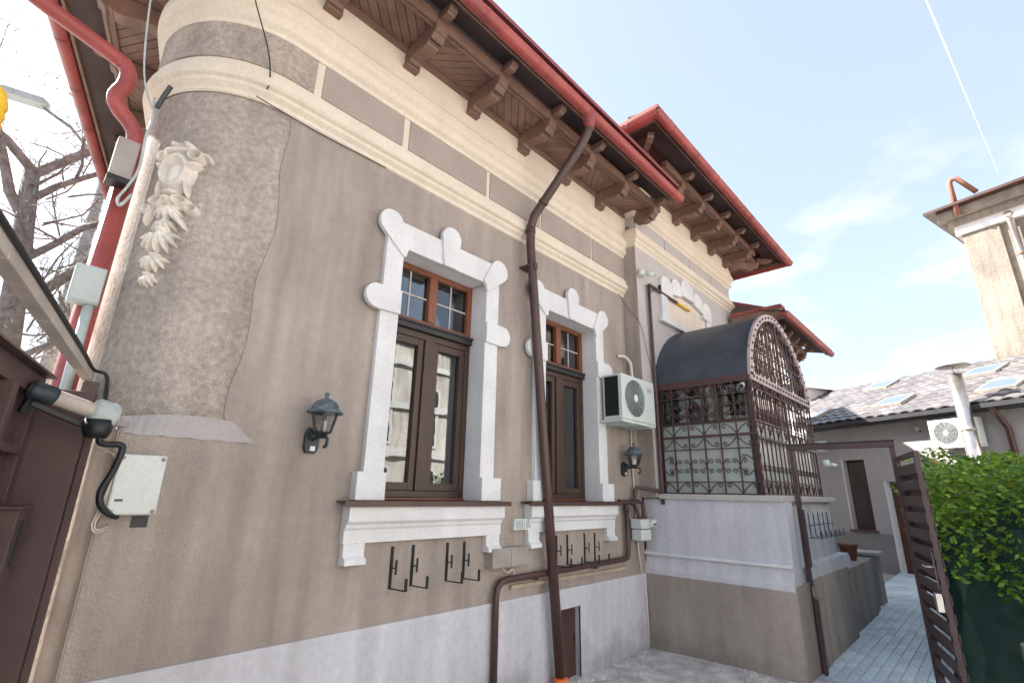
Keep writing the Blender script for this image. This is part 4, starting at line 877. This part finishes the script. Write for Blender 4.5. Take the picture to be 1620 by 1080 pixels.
lbox(0, .04, -.02, .02, .05, 2.17, 'hinge_stile', 'gate_brown', lf); lbox(WL - .04, WL, -.02, .02, .05, 2.17, 'lock_stile', 'gate_brown', lf)
lbox(.041, WL - .041, -.02, .02, 2.13, 2.17, 'top_rail', 'gate_brown', lf); lbox(.041, WL - .041, -.02, .02, 1.28, 1.32, 'mid_rail', 'gate_brown', lf); lbox(.041, WL - .041, -.02, .02, .05, .09, 'bottom_rail', 'gate_brown', lf)
k_ = 0
for z in [2.02 - i * .142 for i in range(14)]:
    for sgn_ in ((-1,) ):
        lbox(-.01, WL + .01, .021 * sgn_ - .008 * (sgn_ < 0), .021 * sgn_ + .008 * (sgn_ > 0), z - .045, z + .045, 'slat', 'gate_brown', lf)
for z in [1.95 - i * .142 for i in range(13)]: lbox(-.008, WL + .008, .021, .029, z - .04, z + .04, 'slat', 'gate_brown', lf)
lkp = lbox(WL - .075, WL - .002, -.075, -.030, .86, 1.0, 'lock_case', 'steel', lf); lbox(WL - .065, WL - .03, -.033, -.030, 1.02, 1.32, 'face_plate', 'steel', lf)
MB().tube([H0 + hd * (WL - .05) + hn * -.03 + Vector((0, 0, 1.2)), H0 + hd * (WL - .05) + hn * -.09 + Vector((0, 0, 1.2)), H0 + hd * (WL - .16) + hn * -.09 + Vector((0, 0, 1.2))], .009, 8).build('handle', 'steel', lf)
# low posts and pot by the path
st = empty('stub_post', (11.5, -1.4, 0), 'short grey concrete post with a pale cap standing at the path edge', 'post')
MB().box((11.35, -1.60, -.05), (11.85, -1.30, .80)).build('shaft', 'far_base', st, bevel=.01); MB().box((11.3, -1.66, .80), (11.9, -1.26, .85)).build('cap', 'concrete', st, bevel=.006)
MB().box((10.45, -1.63, -.05), (10.9, -1.3, .80)).build('low_wall_end', 'far_base', porch)
fp_ = empty('flower_pot', (10.2, -1.45, .8), 'terracotta flower pot standing on the low wall by the path', 'pot')
MB().lathe([(.09, .80), (.13, 1.02), (.145, 1.02), (.145, 1.06), (.125, 1.06)], (10.15, -1.45, 0), 14).build('pot', 'terracotta', fp_)
# ------------------------------------------------------------ building at the end of the path
A62 = R(62); wv = Vector((math.cos(A62), math.sin(A62), 0)); wnv = Vector((-wv.y, wv.x, 0)); BO = Vector((15.98, -2.65, 0))     # wv to the left/away, wnv towards the viewer
bk = empty('outbuilding', BO, 'low lavender-grey house with dark tiled roof and skylights at the path end', 'building')
def kbox(a0, a1, n0, n1, z0, z1, nm, m_, p, bv=0):
    b = MB(); b.add([BO + wv * a + wnv * n_ + Vector((0, 0, z)) for z in (z0, z1) for a, n_ in ((a0, n0), (a1, n0), (a1, n1), (a0, n1))], [(0, 1, 2, 3), (4, 5, 6, 7), (0, 1, 5, 4), (1, 2, 6, 5), (2, 3, 7, 6), (3, 0, 4, 7)]); return b.build(nm, m_, p, bv)
# along a: window 1.98..2.72 (z .97-2.83), door .7..1.6
for a0, a1, z0, z1 in ((-2.0, .75, .9, 3.75), (.75, 1.58, 2.22, 3.75), (1.58, 2.02, .9, 3.75), (2.02, 2.66, 2.83, 3.75), (2.66, 7.0, .9, 3.75)): kbox(a0, a1, -.3, 0, z0, z1, 'wall', 'far_wall', bk)
kbox(2.02, 2.66, -.3, 0, .9, .965, 'wall', 'far_wall', bk)
for a0, a1 in ((-2.0, .75), (1.58, 7.0)): kbox(a0, a1, -.3, .012, -.1, .9, 'wall_base', 'far_base', bk)
wd = kbox(2.02, 2.66, -.22, -.16, .97, 2.83, 'window', 'door_brown', bk); kbox(2.09, 2.59, -.158, -.152, 1.05, 2.76, 'pane', 'glass', wd); kbox(1.95, 2.73, -.1, .06, .93, .965, 'sill', 'pipe_brown', wd); kbox(2.661, 2.70, -.15, .006, .97, 2.86, 'window_reveal', 'white', wd)
dr = kbox(.75, 1.52, -.2, -.14, 0, 2.22, 'door', 'door_brown', bk, .004); kbox(1.52, 1.579, -.2, .02, 0, 2.24, 'door_jamb', 'white', dr); kbox(.85, 1.15, -.142, -.135, 1.2, 2.05, 'door_panel', 'frame_brown', dr)
# roof with single tiles
RP = R(24); zr0 = 3.86
def rp(a, s, h=0): return BO + wv * a + wnv * (.42 - s * math.cos(RP)) + Vector((0, 0, zr0 + s * math.sin(RP))) + (wnv * math.sin(RP) + Vector((0, 0, math.cos(RP)))) * h
b = MB(); b.add([rp(-2.2, 0, -.04), rp(7, 0, -.04), rp(7, 4.6, -.04), rp(-2.2, 4.6, -.04)], [(0, 1, 2, 3)]); b.add([rp(-2.2, 4.6, -.04), rp(7, 4.6, -.04), BO + wv * 7 - wnv * 8 + Vector((0, 0, 3.9)), BO - wv * 2.2 - wnv * 8 + Vector((0, 0, 3.9))], [(0, 1, 2, 3)])
rf = b.build('roof', 'dark_deck', bk)
TW, TH = .30, .34
b = MB(); prof = [(0, .0), (.06, .028), (.13, .035), (.20, .022), (.24, .0), (.30, .0)]
b.add([rp(u, s, h + hh) - rp(0, 0) for s, hh in ((0, .03), (TH + .05, 0)) for u, h in prof], [(i, i + 1, 7 + i, 6 + i) for i in range(5)], True)
b.add([rp(u, 0, h + hh) - rp(0, 0) for hh in (.03, .0) for u, h in prof], [(i, i + 1, 7 + i, 6 + i) for i in range(5)])
tile = b.build('roof_tile', 'tile', rf); nt_ = 0; rest = MB()
for j in range(13):
    for i in range(30):
        if nt_ < 300 and 1 <= i <= 24:
            o = tile if nt_ == 0 else bpy.data.objects.new('roof_tile', tile.data)
            if nt_: C.objects.link(o); adopt(o, rf)
            o.location = rp(-2.1 + i * TW, j * TH, random.uniform(0, .008)); nt_ += 1
        else:
            d = rp(-2.1 + i * TW, j * TH) ; rest.add([d + Vector(v.co) for v in tile.data.vertices], [tuple(p.vertices) for p in tile.data.polygons], True)
rr_ = rest.build('roof_tiles_far', 'tile', rf); rr_['kind'] = 'stuff'
gt = MB()
gt.add([BO + wv * a + wnv * (.40 + n_) + Vector((0, 0, 3.84 + z)) for a in (-2.1, 7) for n_, z in ((0, 0), (.0, -.1), (.10, -.1), (.12, .0))], [(0, 1, 5, 4), (1, 2, 6, 5), (2, 3, 7, 6)]); gt.build('eave_gutter', 'dark_grey', bk)
kbox(-2.1, 7, .3, .39, 3.72, 3.84, 'eave_board', 'dark_grey', bk); kbox(-2.1, 7, .0, .3, 3.72, 3.74, 'eave_soffit', 'dark_grey', bk)
for a, s in ((3.3, .55), (.9, .75), (2.6, 3.1), (-.5, 2.5), (-1.6, .7)):
    b = MB(); vs = [rp(a + u * .8, s + v * .75, h) for h in (0.02, .11) for u, v in ((0, 0), (1, 0), (1, 1), (0, 1))]; b.add(vs, [(0, 1, 5, 4), (1, 2, 6, 5), (2, 3, 7, 6), (3, 0, 4, 7), (4, 5, 6, 7)])
    sk_ = b.build('skylight', 'grey_metal', rf); MB().add([rp(a + u * .8, s + v * .75, .114) for u, v in ((.07, .07), (.93, .07), (.93, .93), (.07, .93))], [(0, 1, 2, 3)]).build('skylight_pane', 'skylight_glass', sk_)
MB().tube([BO + wv * -1.35 + wnv * .45 + Vector((0, 0, 3.78)), BO + wv * -1.35 + wnv * .2 + Vector((0, 0, 3.55)), BO + wv * -1.38 + wnv * .06 + Vector((0, 0, 3.3)), BO + wv * -1.38 + wnv * .06 + Vector((0, 0, 0))], .06, 10).build('downpipe', 'pipe_brown', bk)
ac2, bx2 = aircon(tuple(BO + wv * -.02 + Vector((0, 0, 2.98))), (-wv.x, -wv.y), (wnv.x, wnv.y), .95, .62, .3, 'white air conditioner unit on the outbuilding wall above the hedge', 'air conditioner units')
fl = empty('flue_pipe', BO + wv * -1.0 + wnv * .3, 'shiny steel flue pipe with conical cowl rising past the tiled roof', 'flue')
fc = BO + wv * -.95 + wnv * .62
MB().tube([fc + Vector((0, 0, .2)), fc + Vector((0, 0, 4.55))], .135, 16).build('pipe', 'steel', fl); MB().tube([fc + Vector((0, 0, 4.55)), fc + Vector((0, 0, 4.78))], .02, 6).build('cowl_stem', 'steel', fl)
MB().lathe([(.33, 4.72), (.33, 4.735), (.03, 4.90), (.005, 4.91)], tuple(fc), 18).build('cowl', 'grey_metal', fl); MB().tube([fc + Vector((0, 0, 3.25)), fc + Vector((0, 0, 3.33))], .142, 16).build('clamp', 'grey_metal', fl)
seccam(tuple(BO + wv * .45 + wnv * .06 + Vector((0, 0, 3.5))), (-.8, -.3, -.4), 'small dome camera under the outbuilding eaves')
ld = empty('flood_light', BO + wv * 3.0 + wnv * .1 + Vector((0, 0, 3.2)), 'white solar flood light on the outbuilding wall above the gate lintel', 'light')
p_ = BO + wv * 3.05 + Vector((0, 0, 3.12)); MB().tube([p_ + wnv * .0, p_ + wnv * .35 + Vector((0, 0, .02)), p_ + wnv * .55 + Vector((0, 0, .1))], .07, 10).build('arm', 'plastic_white', ld)
c_ = p_ + wnv * .6 + Vector((0, 0, .2)); MB().add([c_ + wv * u + wnv * n_ + Vector((0, 0, z + .35 * (n_ + .15) * -.3)) for z in (0, .05) for u, n_ in ((-.35, -.15), (.35, -.15), (.35, .15), (-.35, .15))], [(0, 1, 2, 3), (4, 5, 6, 7), (0, 1, 5, 4), (1, 2, 6, 5), (2, 3, 7, 6), (3, 0, 4, 7)]).build('panel', 'plastic_white', ld)
# small gabled dormer far behind the roof
dm = empty('far_dormer', (19.5, 2.2, 0), 'small pale gabled roof turret rising behind the tiled roof', 'building')
dc = Vector((21.2, 1.9, 0))
def dbx(pts, z0, z1, nm, m_):
    b = MB(); b.prism(pts, (z0, z1), lambda u, v, e: dc + wv * u + wnv * v + Vector((0, 0, e))); return b.build(nm, m_, dm)
dbx([(-.9, -1.2), (.9, -1.2), (.9, 0), (-.9, 0)], 0, 5.75, 'wall', 'white')
b = MB(); b.prism([(-1.15, 5.7), (1.15, 5.7), (0, 6.2)], (-1.4, .25), lambda u, v, e: dc + wv * u + wnv * e + Vector((0, 0, v))); b.build('gable_roof', 'far_wall', dm)
b = MB(); b.prism([(-.6, 5.78), (.6, 5.78), (0, 6.05)], (.251, .262), lambda u, v, e: dc + wv * u + wnv * e + Vector((0, 0, v))); b.build('gable_window', 'dark_grey', dm)
MB().tube([dc + wnv * .2 + Vector((0, 0, 6.15)), dc + wnv * .2 + Vector((0, 0, 6.45))], .025, 6).build('finial', 'dark_grey', dm)
# ------------------------------------------------------------ tall neighbouring building at the right
tw = empty('tall_building', (19, -4.1, 0), 'tall weathered beige rendered building with broken cornice at the right edge', 'building')
TO = Vector((19.0, -4.09, 0)); tv = Vector((-G[0], -G[1], 0)); tn = Vector((-G[1], G[0], 0))       # tv along visible face to the right/near, tn out of the face
def tbox(a0, a1, n0, n1, z0, z1, nm, m_, p, bv=0):
    b = MB(); b.add([TO + tv * a + tn * n_ + Vector((0, 0, z)) for z in (z0, z1) for a, n_ in ((a0, n0), (a1, n0), (a1, n1), (a0, n1))], [(0, 1, 2, 3), (4, 5, 6, 7), (0, 1, 5, 4), (1, 2, 6, 5), (2, 3, 7, 6), (3, 0, 4, 7)]); return b.build(nm, m_, p, bv)
tbox(0, 9, -8, 0, 0, 9.75, 'wall', 'old_render', tw); tbox(.02, .85, .0, .10, 0, 9.45, 'corner_pilaster', 'old_render', tw, .01); tbox(-.1, 9, -8, .16, 9.45, 9.75, 'frieze_band', 'white', tw, .01)
tbox(-.2, 9, -8, .25, 9.75, 9.95, 'cornice', 'old_render', tw, .02); tbox(-.38, 9, -8, .40, 9.95, 10.25, 'cornice_upper', 'old_render', tw, .03); tbox(-.62, 9, -8, .62, 10.25, 10.33, 'roof_edge', 'pipe_brown', tw); tbox(.3, 9, -8, -.3, 10.331, 10.5, 'roof', 'pipe_brown', tw)
for a in (1.1, 1.9): MB().lathe([(.10, 0), (.10, .03), (.06, .03)], (0, 0, 0), 14).build('rosette', 'old_render', tw).matrix_basis = Matrix.Translation(TO + tv * a + tn * .16 + Vector((0, 0, 9.6))) @ tn.to_track_quat('Z', 'Y').to_matrix().to_4x4()
tp_ = empty('downpipe', TO + tv * 1.1 + tn * .2, 'zinc downpipe with orange-brown collars on the tall weathered building', 'downpipe')
MB().tube([TO + tv * 1.12 + tn * .18 + Vector((0, 0, z)) for z in (9.45, 7, 4, 0)], .085, 12).build('pipe', 'steel', tp_)
for z in (8.3, 7.3, 5.5): MB().tube([TO + tv * 1.12 + tn * .18 + Vector((0, 0, z)), TO + tv * 1.12 + tn * .18 + Vector((0, 0, z + .07))], .094, 12).build('collar', 'terracotta', tp_)  # orange-brown collar rings on the plain pipe
q_ = TO + tv * .15 + tn * .5
MB().tube([q_ + Vector((0, 0, 9.95)), q_ + Vector((0, 0, 11.0)), q_ + tv * .05 + Vector((0, 0, 11.12)), q_ + tv * .18 + Vector((0, 0, 11.1)), q_ + tv * .5 - tn * .1 + Vector((0, 0, 10.5))], .07, 12).build('vent_pipe', 'terracotta', tw)
# ------------------------------------------------------------ hedge over the green shade net
hg = empty('hedge', (8.5, -3.5, 0), 'bright green leafy evergreen hedge spilling over the shade net by the path', 'hedge')
def inside(n):
    out_ = []
    while len(out_) < n:
        x = rng.uniform(6.55, 12.5); y = rng.uniform(-5.2, -2.5); z = rng.uniform(.45, 2.55)
        top = 2.20 + .10 * math.sin(x * 2.3) + .08 * math.sin(x * 5.1 + y * 4) + .05 * math.sin(y * 9 + x)
        fr = -2.78 + .10 * math.sin(x * 3.3 + z * 2) + .08 * math.sin(z * 6 + x * 5) - .22 * max(0, z - 1.9)
        low = (1.42 - max(0, (-2.75 - y)) * .85 if x < 7.7 else 1.28) + .0 *x + .18 * math.sin(x * 4 + 1) - .5 * max(0, math.sin(x * 2.2 + .3)) * (y > fr - .35) 
        nearend = 6.85 + .12 * math.sin(y * 5) + .1 * math.sin(z * 6)
        if z < top and y < fr and z > low and x > nearend:
            dpt = min(top - z, fr - y, (x - nearend) * .9)
            if dpt < .45 and rng.random() < 1.1 - dpt * 1.9: out_.append((x, y, z, dpt))
    return out_
b = MB(); vs = []; fs = []
for x, y, z, dpt in inside(24000):
    s = rng.uniform(.032, .088); a = rng.uniform(0, 2 * math.pi); el = rng.uniform(-.5, .9)
    d = Vector((math.cos(a) * math.cos(el), math.sin(a) * math.cos(el), math.sin(el))); n_ = d.cross(Vector((rng.normal(), rng.normal(), rng.normal() + .8))).normalized(); sd2 = n_.cross(d)
    p0 = Vector((x, y, z)); k0 = len(vs)
    vs += [p0, p0 + d * s * .5 + n_ * s * .30 + sd2 * s * .06, p0 + d * s * 1.15, p0 + d * s * .5 - n_ * s * .30 + sd2 * s * .06]; fs += [(k0, k0 + 1, k0 + 2), (k0, k0 + 2, k0 + 3)]
b.add(vs, fs); fo = b.build('foliage', 'leaf', hg); fo['kind'] = 'stuff'
b = MB()
for i in range(26):
    x = 7.6 + i * .18; y = rng.uniform(-3.9, -3.4); b.tube([(x, y - .2, 0), (x + rng.uniform(-.1, .1), y - .1, .8), (x + rng.uniform(-.2, .2), y + .1, 1.5), (x + rng.uniform(-.3, .3), y + .15, 2.1)], [.02, .016, .012, .006], 5)
b.build('stems', 'bark', hg)
MB().box((7.35, -5.0, 1.0), (12.4, -3.3, 1.8)).build('inner_shade', 'net_green', hg)  # plain dark box whose colour stands in for the shade inside the hedge
fn_ = empty('shade_net', (8, -2.95, 0), 'dark green shade net hung in folds below the hedge', 'net')
b = MB(); vs = []; nxn, nzn = 220, 16
for i in range(nxn + 1):
    for j in range(nzn + 1):
        t = i / nxn; v = j / nzn
        if t < .12: x = 7.25; y = -4.4 + t / .12 * 1.6
        else: x = 7.25 + (t - .12) * 6.0; y = -2.80
        f = .10 * (1 - v * .7) * math.sin(t * 75 + v * 3.5) + .05 * math.sin(t * 171 + v * 6); vs.append((x + (f if t < .12 else 0) , y + f - .12 * (1 - v) * (t > .12), .02 + v * (1.42 + .05 * math.sin(t * 20))))
b.add(vs, [(i * (nzn + 1) + j, (i + 1) * (nzn + 1) + j, (i + 1) * (nzn + 1) + j + 1, i * (nzn + 1) + j + 1) for i in range(nxn) for j in range(nzn)], True); b.build('net_cloth', 'net_green', fn_)
for x, y in ((7.22, -2.80), (9.0, -2.9), (11, -2.9)): MB().tube([(x, y, 0), (x, y, 1.5)], .022, 8).build('net_post', 'lamp_green', fn_)
sp = empty('tree_stump', (6.2, -3.5, 0), 'gnarled grey stump at the lower right corner under the hedge', 'stump')
b = MB(); b.tube([(6.35, -3.42, -.05), (6.33, -3.40, .2), (6.37, -3.38, .42), (6.34, -3.35, .62)], [.13, .10, .085, .05], 9); b.tube([(6.33, -3.42, .3), (6.25, -3.50, .45), (6.2, -3.62, .52)], [.07, .05, .03], 7); b.build('trunk', 'bark', sp)
tag(MB().box((6.35, -5.5, -.05), (13, -3.0, .02)).build('planting_bed', 'soil'), kind='structure')
# ------------------------------------------------------------ street side: bare tree, lamp post
tr = empty('bare_tree', (-.2, 8, 0), 'large leafless tree with tangled twigs beyond the gate', 'tree')
trunk = MB(); twig = MB(); cnt = [0]
def grow(p, d, L_, r, lvl):
    pts = [p]; rs = [r]; n_ = 4; q0 = p.copy(); dd_ = d.copy()
    for i in range(n_):
        dd_ = (dd_ + Vector((rng.normal(), rng.normal(), rng.normal() + .12)) * (.10 + .05 * lvl)).normalized(); q0 = q0 + dd_ * L_ / n_; pts.append(q0.copy()); rs.append(r * (1 - .42 * (i + 1) / n_))
    (trunk if lvl < 3 else twig).tube(pts, rs, 8 if lvl < 2 else (5 if lvl < 4 else 3), False)
    if lvl >= 7: return
    for k_ in range(3 if lvl in (1, 2, 3) else (3 if lvl > 3 else 4)):
        t = rng.uniform(.3, 1); i = min(int(t * n_), n_ - 1); pp = pts[i].lerp(pts[i + 1], t * n_ - i); ax = Vector((rng.normal(), rng.normal(), rng.normal() * .7 + .15)).normalized()
        nd = (dd_ * .55 + ax * .8).normalized(); grow(pp, nd, L_ * rng.uniform(.55, .78), max(rs[i] * rng.uniform(.42, .58), .004), lvl + 1)
t0 = Vector((-.05, 8, 0))
trunk.tube([t0, t0 + Vector((-.02, 0, 2)), t0 + Vector((.02, 0, 3.4)), t0 + Vector((-.15, 0, 5.0)), t0 + Vector((-.42, 0, 7.0))], [.25, .22, .20, .16, .12], 12)
for p, d, L_, r in (((-.1, 8, 4.6), (.75, -.1, .55), 1.7, .15), ((-.3, 8, 6.0), (-.7, -.2, .6), 2.4, .12), ((-.42, 8, 7.0), (.35, .1, .9), 2.6, .12), ((-.42, 8, 7.0), (-.5, -.3, .8), 2.4, .11), ((.0, 8, 3.6), (.4, -.6, .5), 1.8, .08), ((-.2, 8, 5.4), (.5, .6, .6), 2.0, .10), ((-.35, 8, 6.5), (.6, -.3, .5), 1.8, .09), ((-.0, 8, 3.9), (-.7, -.5, .5), 2.0, .09)):
    grow(Vector(p), Vector(d).normalized(), L_, r * .75, 2)
for i in range(26):
    z = rng.uniform(2.6, 7.2); grow(Vector((-.05 - max(0, z - 3.5) * .1 + rng.uniform(-.15, .5), 8 + rng.uniform(-.5, .5), z)), Vector((rng.uniform(-.6, 1), rng.uniform(-.8, .5), rng.uniform(0, .9))).normalized(), rng.uniform(1.0, 1.7), .022, 4)
trunk.build('trunk', 'bark', tr); o = twig.build('crown', 'bark', tr)
lp = empty('street_lamp', (.5, 10, 0), 'concrete street lamp pole with a flat lamp head behind the bare tree', 'street lamp')
MB().tube([(.60, 10, 0), (.58, 10, 4), (.56, 10, 8.2)], [.17, .14, .10], 12).build('pole', 'concrete', lp)
MB().tube([(.56, 10, 8.1), (.40, 10, 8.7), (-.2, 10, 9.25), (-.7, 10, 9.45)], .035, 8).build('arm', 'grey_metal', lp)
b = MB(); b.prism([(-.45, -.05), (-.3, -.09), (.3, -.09), (.45, 0), (.3, .07), (-.3, .07)], (-.14, .14), lambda u, v, e: (-1.05 - u, 10 + e, 9.5 + v - u * .15)); b.build('lamp_head', 'plastic_grey', lp, bevel=.02)
# house across the yard (seen in the window reflections), widened for bounce light
nh = empty('opposite_house', (14, -13, 0), 'sunlit cream house with red roof across the yard, mirrored in the windows', 'house')
b = MB(); b.box((-7, -22, 0), (26, -11.5, 7.4)); b.build('wall', 'far_lit', nh)
for z in (2.9, 4.6, 6.2): MB().box((-7, -11.498, z), (26, -11.36, z + .22)).build('ledge', 'white', nh)
for i in range(15):
    x = -6 + i * 2.1; w_ = MB().box((x, -11.499, 3.3), (x + 1.2, -11.44, 5.6)).build('window', 'white', nh); MB().box((x + .12, -11.439, 3.4), (x + 1.08, -11.425, 5.5)).build('pane', 'dark_grey', w_)
    w_ = MB().box((x, -11.499, .6), (x + 1.2, -11.44, 2.6)).build('window', 'white', nh); MB().box((x + .12, -11.439, .7), (x + 1.08, -11.425, 2.5)).build('pane', 'dark_grey', w_)
b = MB(); b.prism([(-11, 7.4), (-16.7, 10.2), (-22.5, 7.4)], (-7.5, 26.5), lambda u, v, e: (e, u, v)); b.build('roof', 'roof_sheet', nh)
# contrail: a long thin streak of ice cloud high up
def skydir(px, py):
    d = FC + XC * ((px - 810) / 780) - UC * ((py - 540) / 780); return Vector((0, -3.4, 1.73)) + d * 2500
c0, c1 = skydir(1440, -60), skydir(1580, 276); b = MB(); b.tube([c0.lerp(c1, i / 10) for i in range(11)], [4.5 - .35 * i for i in range(11)], 8)
tag(b.build('contrail', 'contrail'), 'thin white contrail crossing the blue sky at upper right', 'contrail')
m = MATS['contrail']; n = m.node_tree; t = n.nodes.new('ShaderNodeBsdfTransparent'); mi = n.nodes.new('ShaderNodeMixShader'); mi.inputs[0].default_value = .22
n.links.new(t.outputs[0], mi.inputs[1]); n.links.new(n.nodes['Principled BSDF'].outputs[0], mi.inputs[2]); n.links.new(mi.outputs[0], n.nodes['Material Output'].inputs[0])
